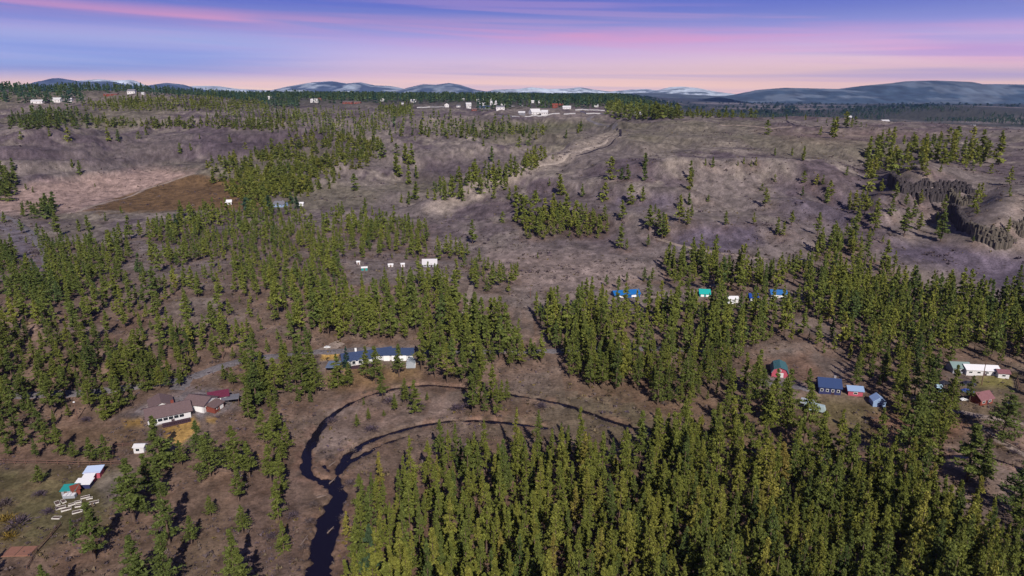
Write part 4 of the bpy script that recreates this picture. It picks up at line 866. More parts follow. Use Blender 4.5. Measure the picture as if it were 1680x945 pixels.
# ------------------------------------------------------------------ blue-roofed houses, centre
c, Lh, rot = edge((572,602), (604,597)); Lh = max(Lh, 12)
h = root_at('blue_roofed_house', c, rot, 'white house with dark blue metal roof partly hidden by pines above the creek', 'house')
gable(h, Lh, 7, 2.4, 2.1, M_WHITE, M_BLUEROOF, 'x', 0, 4, .5); [window(h, 'f', -Lh/2+1.6+k*2.6, .8, 1.5, 1.5, 0) for k in range(int(Lh/2.6))]
gable(h, 8, 6, 2.8, 1.7, M_WHITE, M_BLUEROOF, 'x', Lh/2+4.6, 4.6, .4); window(h, 'f', Lh/2+5, 1, 1.5, 1.2, 1.6); boxo('deck', (-Lh/2+1, Lh/2, -2.6, -.12, -.6, .25), M_DARKWOOD, h); boxo('chimney', (-.5,.3,4.5,5.2,4.4,5.9), M_TRIM, h)
c, Lh, rot = edge((630,592), (673,592)); Lh = max(Lh, 13)
h = root_at('long_garage', c, rot, 'long white garage with blue metal roof beside the paved road', 'garage')
gable(h, Lh, 7, 2.5, 1.6, M_WHITE, M_BLUEROOF, 'x', 0, 4, .5); [door(h, 'f', -Lh/2+2.2+k*3.4, 2.6, 2.3, 0, M_TRIM) for k in range(3)]; [window(h, 'f', x, 1, 1.1, 1, 0) for x in (Lh/2-1.4,)]
p = rc(674, 604); h = root_at('greenhouse', p, .1, 'small pale glass greenhouse at the right end of the long garage', 'greenhouse')
gable(h, 3.6, 5, 1.8, 1.1, mat('greenhouse_glass', (.35,.38,.42), .2, .35, 3), mat('greenhouse_panes', (.30,.34,.38), .15, .4, 3), 'y', 0, 2.5, .05, -.5); bm = bmesh.new()
for k in range(5): box_bm(bm, -1.86, -1.80, k*1.22, k*1.22+.08, 0, 1.8); box_bm(bm, 1.80, 1.86, k*1.22, k*1.22+.08, 0, 1.8)
fin('glazing_bars', bm, M_TRIM, h)
p = rc(545, 612); h = root_at('parking_shelter', p, .05, 'low blue-grey flat roof left of the blue-roofed house', 'shelter'); boxo('roof', (-2.6,2.6,0,7,2.2,2.4), mat('blue_grey_sheet', (.13,.17,.26), .5, .12, 4), h); [boxo('post', (x-.08,x+.08,y-.08,y+.08,-.6,2.2), M_WOOD, h) for x in (-2.4,2.4) for y in (.2,3.5,6.8)]
# ------------------------------------------------------------------ houses
def simple_house(px, py, L, D, wh, rh, rot, mw, mr, lab, ridge='x', nwin=3, name='house', cat='house', dr=None, chim=False):
    p = rc(px, py, 1350 if px > 1370 and py < 250 else 0)
    if p is None: print('NO HIT', lab); return
    h = root_at(name, p, rot, lab, cat); gable(h, L, D, wh, rh, mw, mr, ridge, 0, D/2, .45, -2.)
    for k in range(nwin): window(h, 'f', -L/2+L*(k+.5)/nwin, wh*.35, min(1.4, L/nwin*.5), wh*.38, 0)
    if dr: door(h, 'f', dr, 1.0, 2., 0, M_DARKWOOD)
    if chim: boxo('chimney', (L*.2, L*.2+.8, D*.5, D*.5+.8, wh+rh*.5, wh+rh+1), M_CONC, h)
    return h
simple_house(705,438,8.5,7,1.7,2.4,.1,M_GREYWALL,mat('snow_white_roof', (.58,.56,.58), .5, .08, 3),'bright white roofed house in the open woods above the road','x',3,dr=1)
for a, b, L, D, H, m, lab in [(588,434,2.,1.6,1.5,M_WHITE,'small white hut on bare ground left of the bright white house, leftmost'),(641,438,3,1.6,1.3,M_WHITE,'low white trailer left of the bright white house'),(661,438,2.2,2,1.6,M_WHITE,'small white hut nearest to the bright white house'),(598,444,3.5,2,1.6,M_TEAL,'pale teal hut below the leftmost white hut')]:
    p = rc(a, b); h = root_at('hut', p, .2, lab, 'shed'); gable(h, L, D, H, .5, m, M_WROOF, 'x', 0, D/2, .2); door(h, 'f', 0, .8, 1.6, 0, M_WOOD)
simple_house(375,336,5.5,5,2.6,1.8,.3,M_WHITE,M_WROOF,'small white farm shed at the corner of the brown ploughed field','x',1,'farm_shed','shed')
simple_house(457,340,11,8,3,2.2,-.2,M_LBLUE,M_GREYROOF,'bluish farmhouse half hidden among dark blue-green spruces','x',3,chim=True)
simple_house(494,338,4,3.5,2.3,1.1,0,M_WHITE,M_WROOF,'tiny white shed right of the spruces by the bluish farmhouse','x',1,'farm_shed','shed')
# blue sheds on the right mid ground
def longshed(px0, py, px1, D, H, mw, mr, lab):
    c, L, rot = edge((px0, py), (px1, py)); h = root_at('blue_shed', c, rot, lab, 'shed'); gable(h, L, D, H, 1.6, mw, mr, 'x', 0, D/2, .4)
    for k in range(2): door(h, 'f', -L/4+k*L/2, min(2.6, L*.3), H*.8, 0, M_TRIM)
    return h
longshed(1009,488,1050,6,1.6,mat('blue_sheet_wall',(.02,.10,.30),.5,.15,4),M_BRIGHTBLUE,'long low shed with bright blue roof in the meadow behind the forest belt')
longshed(1148,487,1165,7,1.6,M_TEAL,mat('turquoise_roof',(.02,.40,.36),.5,.12,4),'small turquoise-roofed shed on the dirt drive behind the forest belt')
longshed(1265,489,1291,6,2.0,M_WHITE,mat('mid_blue_roof',(.03,.14,.38),.5,.12,4),'white house with a blue roof deep in the right forest')
longshed(1230,494,1244,5,1.8,M_NAVY,mat('deep_blue_roof',(.01,.05,.28),.5,.12,4),'dark blue shed left of the white house with a blue roof')
simple_house(1203,497,5,4,2.2,.8,0,M_WHITE,M_WROOF,'small white shed in the forest edge left of the dark blue shed','x',1,'white_shed','shed')
# barn with a gambrel roof
p = rc(1279, 619); h = root_at('red_barn', p, -.30, 'red barn with a curved teal gambrel roof and white door in the forest clearing', 'barn'); bm = bmesh.new()
pr = [(-3.,-1.),(3.,-1.),(3.,1.9),(2.2,3.3),(0,4.1),(-2.2,3.3),(-3.,1.9)]; poly_bm(bm, pr, 0, 8, 'y'); fin('wall', bm, M_PINK, h)
bm = bmesh.new(); o_ = [(-3.35,1.7),(-2.38,3.45),(0,4.32),(2.38,3.45),(3.35,1.7)]; i_ = [(3.12,1.65),(2.2,3.32),(0,4.12),(-2.2,3.32),(-3.12,1.65)]; poly_bm(bm, o_+i_, -.4, 8.4, 'y'); fin('roof', bm, M_TEALROOF, h)
door(h, 'f', .3, 2., 1.9, 0, M_WHITE); window(h, 'f', 0, 2.5, .8, .6, 0)
simple_house(1361,647,7.5,7,2.8,2.2,-.25,M_NAVY,mat('dark_blue_roof',(.035,.06,.15),.4,.15,4),'dark navy blue house under pines right of the red barn','x',4,'navy_house','house',1.,True)
simple_house(1403,650,5,4,2.2,1.,-.2,M_PINK,M_LBLUE,'tiny pink-walled shed with pale blue roof between navy house and tent','x',1,'pink_shed','shed')
p = rc(1442, 668); h = root_at('blue_tent_shed', p, -.15, 'pale blue tent-like shed at the edge of the field under tall pines', 'shed'); gable(h, 4.2, 4.2, 2., 1.6, M_LBLUE, mat('pale_blue_tarp',(.30,.42,.66),.5,.1,4), 'y', 0, 2.1, .15); door(h, 'f', 0, 1.3, 1.7, 0, M_NAVY)
simple_house(1612,616,12,5.5,2.2,1.1,-.12,M_WHITE,M_WROOF,'long white house with pale roof at the upper edge of the right-hand yard','x',4,'white_house','house',1.)
simple_house(1577,613,6.5,5.5,2.4,1.4,-.1,M_GREYWALL,mat('pale_green_roof',(.20,.28,.27),.5,.15,4),'grey-green roofed house among pines left of the long white house','x',3,'green_house','house')
simple_house(1646,621,3.8,3.4,2.2,.8,-.2,M_WHITE,M_RUSTROOF,'white annex with a reddish roof at the right end of the white house','x',1,'annex','shed')
simple_house(1618,664,6.2,4.5,2.3,1.8,.35,M_REDWALL,M_RUSTROOF,'red log cabin with reddish metal roof alone in the right-hand yard','x',2,'log_cabin','cabin',.8)
# ------------------------------------------------------------------ vehicles
def vehicle(px, py, rot, mb, lab, kind='car', cat='car', s=1.):
    p = rc(px, py); o = root_at(kind, p, rot, lab, cat); o.scale = (s, s, s); bm = bmesh.new()
    prof = {'car': [(-2.2,.35),(2.2,.35),(2.25,.8),(1.2,.95),(.7,1.42),(-1.1,1.45),(-1.8,1.0),(-2.25,.95)], 'truck': [(-2.7,.45),(2.7,.45),(2.75,1.0),(1.6,1.15),(1.1,1.8),(-.4,1.8),(-.5,1.1),(-2.75,1.1)],
            'camper_trailer': [(-3.2,.5),(3.1,.5),(3.3,1.3),(2.8,2.6),(-3.,2.7),(-3.3,1.6)]}[kind]
    poly_bm(bm, prof, -.9, .9, 'y') if False else poly_bm(bm, [(a, b) for a, b in prof], -.9, .9, 'y')
    fin('body', bm, mb, o, .06); zt = 1.36 if kind == 'car' else (1.7 if kind == 'truck' else 2.1)
    if kind == 'car': w_ = [(-1.0,.62,-.915,-.89,.98,1.34),(-1.0,.62,.89,.915,.98,1.34)]
    elif kind == 'truck': w_ = [(-.3,1.05,-.915,-.89,1.2,1.68),(-.3,1.05,.89,.915,1.2,1.68)]
    else: w_ = [(-2,-1,-.915,-.89,1.4,2.1),(.5,1.8,-.915,-.89,1.4,2.1)]
    for q in w_: boxo('window', q, M_GLASS, o)
    ax = (-1.4,1.4) if kind == 'car' else ((-1.8,1.8) if kind == 'truck' else (-.5,.4))
    for x in ax:
        for y in (-.86, .86):
            bm = bmesh.new(); bmesh.ops.create_cone(bm, cap_ends=True, segments=14, radius1=.36, radius2=.36, depth=.24, matrix=Matrix.Translation((x,y,.36))@Matrix.Rotation(math.pi/2,4,'X')); wv = fin('wheel', bm, M_RUBBER, o)
            bm = bmesh.new(); bmesh.ops.create_cone(bm, cap_ends=True, segments=10, radius1=.19, radius2=.19, depth=.27, matrix=Matrix.Translation((x,y,.36))@Matrix.Rotation(math.pi/2,4,'X')); fin('rim', bm, M_METAL, wv)
    return o
M_CLB = mat('light_blue_car_paint', (.45,.62,.75), .25, .05, 2); M_CBL = mat('blue_car_paint', (.05,.09,.30), .25, .05, 2); M_CDK = mat('dark_car_paint', (.03,.03,.045), .25, .05, 2); M_CSV = mat('silver_car_paint', (.42,.46,.52), .3, .05, 2); M_CWH = mat('white_car_paint', (.8,.8,.8), .3, .03, 2)
vehicle(1540,640,1.2,M_CLB,'light blue pickup truck parked at the edge of the right-hand yard','truck','pickup truck',1.1)
vehicle(1549,631,.4,M_CDK,'dark car parked just behind the light blue pickup truck')
vehicle(1590,632,-.3,M_CDK,'dark car parked in front of the grey-green roofed house')
vehicle(1587,644,-.2,M_CBL,'small blue car in the middle of the right-hand yard',s=.9)
vehicle(1661,665,.3,M_CDK,'dark car at the right frame edge beside the red log cabin')
vehicle(1581,657,.2,M_CWH,'small white vehicle left of the red log cabin',s=.6)
vehicle(1325,664,-.5,M_CSV,'silver camper trailer parked in the field below the red barn','camper_trailer','trailer',.8)
vehicle(1336,675,-.5,mat('green_grey_trailer_skin',(.36,.45,.47),.35,.1,2),'longer greenish-grey camper trailer right below the silver one','camper_trailer','trailer',1.1)
vehicle(1200,499,.2,M_CWH,'white car by the small white shed at the forest edge')
vehicle(537,571,.1,M_CWH,'white car parked by the dirt pull-out above the paved road',s=.6)
vehicle(605,612,-.8,M_CBL,'dark car below the deck of the blue-roofed house',s=.9)
# ------------------------------------------------------------------ plateau village
M_VW = mat('weathered_pale_siding', (.66,.64,.65), .8, .25, 2.); M_VR = mat('pale_grey_roof', (.58,.57,.59), .8, .2, 2.)
VM = [M_VW, M_GREYROOF, M_VR, M_BROWNROOF, M_BLUEROOF, M_REDWALL]
VIL = [ # px, py, length, depth, wall h, roof h, rot, wall, roof, label
 (60,170,17,9,4,2,.1,0,2,'white house at the far left of the plateau'),(91,168,15,10,4.5,3,.0,0,2,'white two-gabled house right of the far left one'),(112,166,10,7,3,2,.1,0,2,'small white house right of the two-gabled white house on the left plateau'),
 (181,157,24,8,3,1.5,0,5,3,'long low reddish house on the left plateau rise'),(215,154,13,9,5,3,.1,0,1,'tall white house beside the long low reddish house'),(234,155,5,5,3,1,0,0,2,'tiny white hut right of the tall white house on the left plateau'),
 (388,160,10,8,4,2,0,0,2,'small white house at the plateau tree line above the left mesa'),(440,163,14,9,4,2.5,.1,0,2,'white house at the left end of the central plateau tree line'),(515,168,15,9,5,2.5,-.1,0,2,'white gabled house in the central plateau tree line'),
 (524,165,8,7,5,2,.2,5,1,'dark red house right behind the white gabled house on the plateau'),(570,170,20,8,3,1.6,0,5,3,'long rust-brown barn left of the second rust-brown one on the plateau'),(586,170,14,8,3,1.6,0,5,3,'second, shorter rust-brown barn on the plateau'),
 (628,166,10,8,4,2,.1,0,1,'white house with grey roof between barns and village'),(678,168,11,8,4,2.5,0,0,2,'white house standing alone left of the village'),(660,171,6,5,3,1.5,.2,0,1,'small pale hut left of the lone white village house'),
 (733,176,8,7,5,2.5,.1,0,2,'tall white house at the right end of the left white fence'),(752,176,7,6,3,1.5,0,0,1,'small white shed right of the tall white fence-end house'),(769,174,10,8,4,2.5,.2,0,2,'white house with bright roof left of the long blue roof'),
 (769,178,8,7,3,2,-.1,0,1,'grey-roofed house just below the bright-roofed village house'),(795,179,19,11,3,3,.05,1,4,'house with long dark blue roof in the village centre'),(792,173,12,8,3.5,2,.1,0,2,'white-roofed house behind the long blue roof'),
 (809,172,13,9,5,3.5,-.3,0,2,'tall white house at the right side of the village'),(821,180,14,9,4.5,2,.1,0,1,'white house with three dark windows at the lower right of the village'),(784,168,5,5,5,2,0,0,2,'small white tower-like hut behind the village'),
 (806,166,5,5,4,3,0,0,2,'small white house at the village tree line, right'),(793,164,5,5,4,2,0,0,2,'small white house at the village tree line, left'),(760,165,5,5,4,1.5,.2,0,2,'small white house at the tree line above the left white fence'),
 (825,173,10,8,3,1.5,0,0,1,'low grey-roofed house at the right end of the village'),(778,182,9,7,3,1.6,0,5,3,'brown-roofed house at the lower left of the village'),
 (856,189,10,7,4,2,.0,1,2,'pale house on the long white fence left of the big white house'),(880,188,17,10,4,5,.5,0,2,'big white house with steep roof above the right-hand hill'),(893,189,10,8,5,3,-.2,0,2,'right wing house beside the big white house'),
 (874,169,6,6,4,2,0,0,2,'small white house in front of the tree line, left of a pair'),(885,169,5,5,4,1.5,0,0,2,'small white house in front of the tree line, right of a pair'),(915,176,20,9,4,3,.1,5,5,'dark red building on the plateau'),(919,168,6,6,4,2,.1,0,2,'small white house behind the dark red building'),
 (930,179,14,9,3,2.5,0,0,2,'white domed-looking house right of the dark red building'),(978,176,8,7,3,2,0,0,2,'small white house beside the right-hand white fences'),(1050,189,16,8,3,1.5,0,1,2,'long pale shed at the crest in front of the dark pines'),(1068,190,9,8,3.5,2,0,0,1,'pale house right of the long pale crest shed'),
 (1395,193,14,10,5,3,.1,0,2,'white house just over the crest beside tall pines on the right hill'),(1453,201,30,14,6,4,.1,0,2,'white farmhouse in the far valley behind the right hill'),(1535,210,22,12,5,3,0,0,2,'pale barn in the far valley, further right'),(1596,211,22,14,8,3,0,0,2,'white building in the far valley near the pines on the ridge'),
 (1672,238,26,14,6,3,0,0,2,'white building at the right frame edge below the ridge')]
for k, (px, py, L, D, wh, rh, ro, mw, mr, lab) in enumerate(VIL):
    simple_house(px, py, L*1.2, D*1.15, wh*1.15, rh*1.2, ro, VM[mw], VM[mr], lab, 'x' if k % 3 else 'y' if L < 12 else 'x', 3 if L > 9 else 2, 'village_house', 'house')
for pts, lab in [([(684,177),(705,176),(728,176)],'white fence left of the tall white village house'),([(818,190),(840,192),(862,192),(900,189),(918,187)],'long white fence in front of the big white house'),([(838,175),(860,174)],'short white fence between village and tree line'),
    ([(944,181),(965,181),(992,182)],'upper white fence on the right part of the plateau'),([(952,183),(962,187),(985,187),(1010,188)],'lower white fence on the right part of the plateau'),([(925,188),(944,187)],'short white fence right of the big white house')]:
    fence('white_fence', pts, lab, M_VR, 1.3, 6., 2, .12, solid=True)
# ------------------------------------------------------------------ basalt cliffs
M_ROCK_SHADED = mat('shade_darkened_basalt', (.060,.050,.054), .95, .45, .35, bump=.6); M_LICH = mat('pale_basalt_rock', (.115,.098,.08), .95, .45, .5, bump=.6)  # first rock's base colour is darkened for the shadowed cliff face
def cliff(pts, hgt, m, rows_n, seed, name='cliff'):
    r = random.Random(seed); W_ = resample(np.array([tuple(rc(a, b)) for a, b in pts]), .9); bm = bmesh.new()
    for i, q in enumerate(W_):
        e_ = math.sin(math.pi*(i+.5)/len(W_))**.5
        for k in range(rows_n):
            if r.random() < .12: continue
            x = q[0]+r.gauss(0, .6); y = q[1]+k*1.8+r.gauss(0, .5)+3.2*float(vn(i*.22, seed, 3)); base = q[2]-3
            top = max(float(hz(q[0], q[1]+18)), q[2]+hgt*.9); hh = q[2]+(top-q[2])*(.35+.65*e_)*min(1.05, (.45+.14*k))*r.choice([1, 1, .97, .9, .8])*(.8+.4*float(vn(i*.16, k, seed)))
            rad = r.uniform(.7, 1.3); nseg = r.choice([5, 6, 6, 7]); a0 = r.random()*6; B, T = [], []; tx, ty = r.gauss(0, .12), r.gauss(.1, .15)
            for s in range(nseg):
                a = a0+s*6.2832/nseg; B.append(bm.verts.new((x+math.cos(a)*rad*1.15, y+math.sin(a)*rad*1.15, base))); T.append(bm.verts.new((x+tx+math.cos(a)*rad*.95, y+ty+math.sin(a)*rad*.95, hh+r.gauss(0, .25))))
            bm.faces.new(T); [bm.faces.new([B[s], B[(s+1) % nseg], T[(s+1) % nseg], T[s]]) for s in range(nseg)]
    return fin(name, bm, m, kind='structure')
cliff([(1470,300),(1482,318),(1500,326),(1520,332),(1545,334),(1562,326),(1580,318),(1600,316)], 12, M_ROCK_SHADED, 6, 1)
cliff([(1560,330),(1580,338),(1600,330)], 8, M_LICH, 4, 2)
cliff([(1604,388),(1618,404),(1634,412),(1650,410),(1664,400)], 13, M_LICH, 6, 3)
cliff([(1668,385),(1690,392),(1720,388)], 11, M_LICH, 5, 4); cliff([(1570,350),(1580,362),(1592,378),(1608,390)], 9, M_ROCK_SHADED, 5, 5)
# ------------------------------------------------------------------ bare shrubs, brush, logs
def shrub_mesh(seed, n=260):
    rng = np.random.default_rng(seed); a = rng.random(n)*6.283; e = rng.random(n)*1.45+.1; L = .5+.5*rng.random(n)
    d = np.stack([np.cos(a)*np.cos(e), np.sin(a)*np.cos(e), np.sin(e)], -1); c = d*(L*rng.random(n)**.5)[:, None]; c[:, 2] *= .8
    V = []
    for q, v in zip(c, d):
        s = np.cross(v, rng.normal(size=3)); s /= np.linalg.norm(s)+1e-6; V += [q-s*.035, q+s*.035, q+v*.32+rng.normal(size=3)*.06]
    V = np.array(V); return mesh_np('shrub', V, np.arange(len(V)).reshape(-1, 3), M_BRUSH, {'shade': np.repeat(rng.random(n), 3), 'tint': np.zeros(len(V))})
SHM = [shrub_mesh(i) for i in range(3)]
SHR = [(66,812,3.4,.0,'small bare purple bush in the grass left of the teal-roofed shack'),(80,842,3.6,.0,'bare purplish bush at the left end of the raised beds'),(32,860,5.2,.05,'large bare grey-purple bush near the left edge'),(10,855,4.6,.95,'golden-yellow bush at the left frame edge'),(14,882,3.6,.98,'low golden bush below the larger golden one'),
 (8,828,4.2,.3,'dark brown bush at the left frame edge above the golden ones'),(142,690,3.4,.0,'bare grey bush beside the pale yard light pole'),(610,706,4.,.0,'pale grey bare bush on the island inside the creek loop'),(545,692,3.6,.1,'bare bush on the inner bank where the creek turns'),(575,742,3.4,.5,'bare tan bush between the two creek channels, upper'),
 (540,752,3.4,.4,'bare tan bush on the tongue of land between channels'),(548,800,2.8,.5,'brown bush on the little islet in the creek'),(560,808,3.,.4,'bare bush on the right bank beside the islet'),(575,795,3.4,.2,'grey bush under the forest edge by the creek junction'),(640,660,4.4,.0,'bare grey bush below the sparse greyish pine'),
 (690,666,3.2,.2,'brown bush near the right end of the creek loop'),(750,672,5.,.0,'bare purplish thicket at the right end of the creek loop'),(765,668,4.,.0,'second bare purplish thicket touching the first, to its right'),(515,830,3.,.4,'bare bush on the left bank of the creek pool, upper'),(508,858,3.,.3,'bare bush on the left bank of the creek pool, lower'),
 (480,848,3.2,.1,'grey bush on the rough meadow left of the creek pool'),(445,882,3.,.1,'grey bush in the meadow below the creek-bend row'),(498,900,2.6,.4,'brown bush on the left bank near the frame bottom'),(565,850,3.,.3,'bare bush between the creek pool and the dense forest'),(890,668,4.2,.0,'grey bare thicket where the creek meets the dense forest'),
 (1665,745,3.4,.2,'bare bush on the creek bank at the right edge'),(1640,735,3.2,.7,'tan bush above the creek at the right edge'),(1560,742,3.,.2,'grey bush on the creek bank left of the big right-hand pines'),(1630,388,4.,.3,'brown bush at the foot of the right cliff'),(216,412,4.5,.1,'bare grey round bush in the clearing of the left woods'),
 (250,592,3.,.3,'bare bush by the road at left'),(420,612,3.,.3,'bare bush just below the road right of the utility pole')]
for k, (px, py, s, t, lab) in enumerate(SHR):
    p = rc(px, py); o = link('shrub', SHM[k % 3], label=lab, cat='bush'); o.location = (p.x, p.y, p.z-.15); o.scale = (s*.75, s*.75, s*.5); o.rotation_euler = (0, 0, k); o['tint_offset'] = float(t)
M_LOG = mat('bleached_log', (.20,.15,.13), .9, .2, 3)
for k, (a, b, lab) in enumerate([((540,766),(551,758),'bleached log across the side channel, upper'),((541,800),(550,790),'bleached log lying on the islet in the creek'),((520,818),(535,814),'bleached log sticking out from the left bank of the pool'),((538,882),(548,872),'fallen log on the right bank of the pool'),((494,895),(505,880),'pale fallen branch on the left bank meadow'),((1017,729),(1025,722),'bleached log at the dark pool inside the dense forest')]):
    p, q = rc(*a), rc(*b); p.z = max(p.z, WATER_Z)+.25; q.z = max(q.z, WATER_Z)+.3; d = q-p; bm = bmesh.new(); bmesh.ops.create_cone(bm, cap_ends=True, segments=8, radius1=.22, radius2=.1, depth=d.length)
    for s_, w_ in ((.3,.9),(.6,-.8)):
        m_ = Matrix.Translation((w_*.35,.1,d.length*(s_-.5)))@Matrix.Rotation(w_,4,'Y'); bmesh.ops.create_cone(bm, cap_ends=True, segments=5, radius1=.07, radius2=.02, depth=1.1, matrix=m_)
    o = fin('fallen_log', bm, M_LOG, label=lab, cat='log'); o.location = (p+q)/2; o.rotation_euler = d.to_track_quat('Z', 'Y').to_euler()
# brush and stones nobody could count: small tufts over open ground
def tufts(name, N_, lab, s0, s1, tint, tsp, ylim, ntri=7, open_only=True, seed=3, thr=.5, xr=(-.98,.98)):
    rng = np.random.default_rng(seed); y = ylim[0]*(ylim[1]/ylim[0])**rng.random(N_); u = xr[0]+(xr[1]-xr[0])*rng.random(N_); x = u*y
    k = (fbm(x/18, y/24, 80+seed, 3) > thr) & (hz(x, y, CREEKD) > .8); x, y = x[k], y[k]; z = hz(x, y); n = len(x); s = rng.uniform(s0, s1, n)*(.6+rng.random(n)**3*1.4)
    c = np.repeat(np.stack([x, y, z], -1), ntri, 0); S = np.repeat(s, ntri); c += rng.normal(size=c.shape)*(S*.35)[:, None]*np.array([1, 1, .35]); c[:, 2] += S*.25
    V = tris_at(c, S*.6, rng); m = len(V); tt = np.clip(np.repeat(rng.normal(tint, tsp, n), ntri*3), 0, 1)
    link(name, mesh_np(name, V, np.arange(m).reshape(-1, 3), M_BRUSH, {'shade': np.repeat(rng.random(m//3), 3), 'tint': tt}), kind='stuff', label=lab, cat='brush')
tufts('brush', 26000, 'low dry brush and weeds over the open meadows near the creek', .35, .8, .35, .25, (112, 420), 6, seed=3, thr=.44)
tufts('dry_grass', 16000, 'pale dry grass tufts over the slopes and meadows', .4, 1.1, .55, .12, (180, 900), 5, seed=9, thr=.40)
tufts('hillside_brush', 20000, 'dark scattered scrub over the purple-brown slopes', .6, 1.6, .28, .2, (380, 1300), 6, seed=5, thr=.46)
# ------------------------------------------------------------------ light, sky, air
SUN_AZ, SUN_EL = math.radians(-14), math.radians(37)
ld = bpy.data.lights.new('sun', 'SUN'); ld.energy = 5.0; ld.angle = math.radians(.5); ld.color = (1, .93, .84)
lo = bpy.data.objects.new('sun', ld); COL.objects.link(lo)
dv = Vector((math.sin(SUN_AZ)*math.cos(SUN_EL), math.cos(SUN_AZ)*math.cos(SUN_EL), -math.sin(SUN_EL)))
lo.rotation_euler = dv.to_track_quat('-Z', 'Y').to_euler(); lo.location = (0, -50, 300)
w = bpy.data.worlds.new('World'); sc.world = w; w.use_nodes = True; nt = w.node_tree; N = nt.nodes; L = nt.links; bg = N['Background']
tc = N.new('ShaderNodeTexCoord'); sx = N.new('ShaderNodeSeparateXYZ'); L.new(tc.outputs['Generated'], sx.inputs[0])
def M2(op, a, b=None, c=None):
    q = N.new('ShaderNodeMath'); q.operation = op
    for k, v in enumerate((a, b, c)):
        if v is None: continue
        if isinstance(v, (int, float)): q.inputs[k].default_value = v
        else: L.new(v, q.inputs[k])
    return q.outputs[0]
el = sx.outputs['Z']; azi = M2('DIVIDE', sx.outputs['X'], M2('MAXIMUM', sx.outputs['Y'], .05)); azi = M2('MAXIMUM', M2('MINIMUM', azi, 1.5), -1.5)
cr = N.new('ShaderNodeValToRGB'); e = cr.color_ramp.elements
stops = [(0, srgb(255,216,182)), (.10, srgb(251,207,190)), (.22, srgb(214,186,212)), (.38, srgb(186,172,216)), (.55, srgb(164,155,212)), (.75, srgb(128,134,202)), (.9, srgb(100,112,198)), (1, srgb(92,106,194))]
while len(e) < len(stops): e.new(.5)
for k, (p, c) in enumerate(stops): e[k].position = p; e[k].color = c
eln = M2('DIVIDE', el, .125); L.new(eln, cr.inputs[0])
def mixn(f, a, b):
    m = N.new('ShaderNodeMix'); m.data_type = 'RGBA'
    L.new(f, m.inputs[0]) if not isinstance(f, float) else setattr(m.inputs[0], 'default_value', f)
    for s, v in ((6, a), (7, b)):
        if isinstance(v, tuple): m.inputs[s].default_value = v
        else: L.new(v, m.inputs[s])
    return m.outputs[2]
def sm(v, a, b, c=0., d=1.):
    r = N.new('ShaderNodeMapRange'); r.interpolation_type = 'SMOOTHSTEP'; L.new(v, r.inputs[0]); r.inputs[1].default_value = a; r.inputs[2].default_value = b; r.inputs[3].default_value = c; r.inputs[4].default_value = d; return r.outputs[0]
def cloud(sxx, sz, tilt, off, det=4, dist=.4):
    cv = N.new('ShaderNodeCombineXYZ'); L.new(M2('MULTIPLY_ADD', azi, sxx, off), cv.inputs[0]); L.new(M2('ADD', M2('MULTIPLY', el, sz), M2('MULTIPLY', azi, tilt)), cv.inputs[1]); cv.inputs[2].default_value = off
    n = N.new('ShaderNodeTexNoise'); n.inputs['Scale'].default_value = 1; n.inputs['Detail'].default_value = det; n.inputs['Distortion'].default_value = dist; L.new(cv.outputs[0], n.inputs['Vector']); return n.outputs['Fac']
base = cr.outputs[0]
# peach glow low on the right, cool blue low on the left
base = mixn(M2('MULTIPLY', sm(azi, -.5, .45, .15, 1.), sm(el, .085, .0)), base, srgb(250,200,172))
base = mixn(M2('MULTIPLY', M2('MULTIPLY', sm(azi, -.15, -.5), sm(el, .01, .035)), sm(el, .085, .06)), base, srgb(150,162,212))
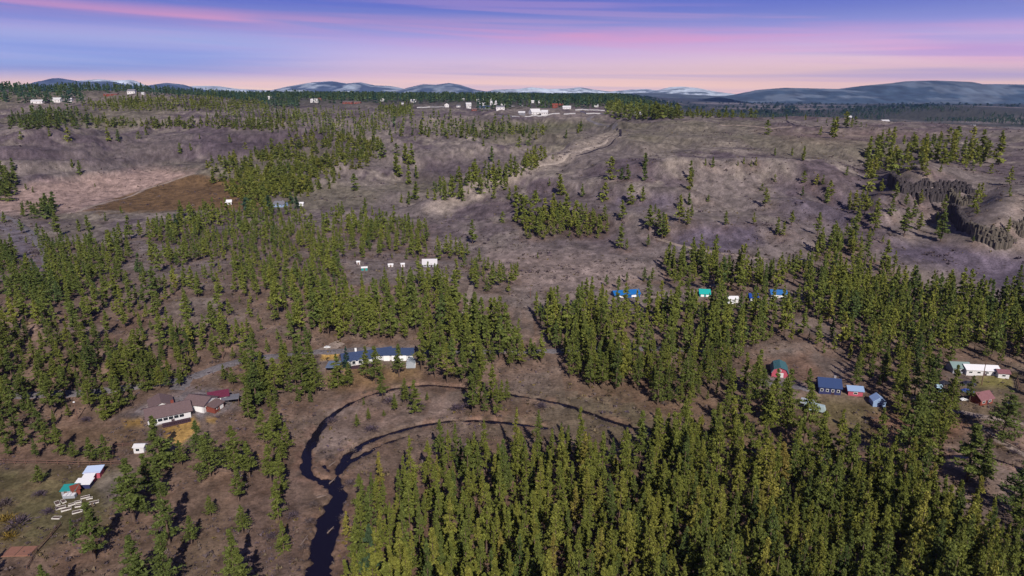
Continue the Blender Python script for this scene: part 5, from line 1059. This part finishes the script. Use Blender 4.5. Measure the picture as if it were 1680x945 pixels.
# the main pink bank, dropping from upper left to the middle
cen = M2('ADD', M2('MULTIPLY_ADD', azi, -.035, .0655), M2('MULTIPLY', cloud(1.6, 8, .3, 3.1), .018))
dd = M2('ABSOLUTE', M2('SUBTRACT', el, cen)); wid = sm(azi, -.8, .8, .013, .032)
band = M2('SUBTRACT', 1., M2('MINIMUM', M2('DIVIDE', dd, wid), 1.)); band = M2('MULTIPLY', band, sm(cloud(2.6, 62, 2.2, 7.7, 6), .28, .66))
base = mixn(M2('MULTIPLY', band, .72), base, srgb(224,150,186))
s2 = sm(cloud(1.9, 74, 2.3, 1.3, 6), .46, .70); base = mixn(M2('MULTIPLY', M2('MULTIPLY', s2, .32), sm(azi, -.7, .1, .35, 1.)), base, srgb(208,160,200))
s3 = sm(cloud(1.0, 42, .7, 12.3, 4), .50, .74); base = mixn(M2('MULTIPLY', s3, .4), base, srgb(112,124,200))
sky = N.new('ShaderNodeTexSky'); sky.sky_type = 'NISHITA'; sky.sun_disc = False; sky.sun_elevation = SUN_EL; sky.sun_rotation = math.pi+SUN_AZ; sky.altitude = 600
vs = N.new('ShaderNodeVectorMath'); vs.operation = 'SCALE'; L.new(sky.outputs[0], vs.inputs[0]); vs.inputs['Scale'].default_value = .055
low = M2('MULTIPLY', sm(el, .125, .30), 1.)
up = mixn(.6, vs.outputs[0], (.055, .06, .25, 1))
gl = N.new('ShaderNodeVectorMath'); gl.operation = 'SCALE'; L.new(base, gl.inputs[0]); L.new(sm(el, .0, .11, 1.85, 1.15), gl.inputs['Scale']); base = gl.outputs[0]
fin = mixn(low, base, up)
L.new(fin, bg.inputs['Color']); bg.inputs['Strength'].default_value = 1.0
sc.view_settings.view_transform = 'Standard'; sc.view_settings.look = 'None'; sc.view_settings.exposure = 0; sc.view_settings.gamma = 1
if HAZE:
    bm = bmesh.new(); bmesh.ops.create_cube(bm, size=1); me = bpy.data.meshes.new('haze'); bm.to_mesh(me); bm.free()
    hb = link('haze', me, kind='stuff'); hb.scale = (62000, 30800, 1160); hb.location = (0, 15300-500, 580-120)
    hm = bpy.data.materials.new('haze_air'); hm.use_nodes = True; n2 = hm.node_tree; n2.nodes.remove(n2.nodes['Principled BSDF'])
    pv = n2.nodes.new('ShaderNodeVolumePrincipled'); pv.inputs['Color'].default_value = (.30, .50, 1.0, 1); pv.inputs['Density'].default_value = HAZE; pv.inputs['Anisotropy'].default_value = .2
    n2.links.new(pv.outputs[0], n2.nodes['Material Output'].inputs['Volume']); me.materials.append(hm)
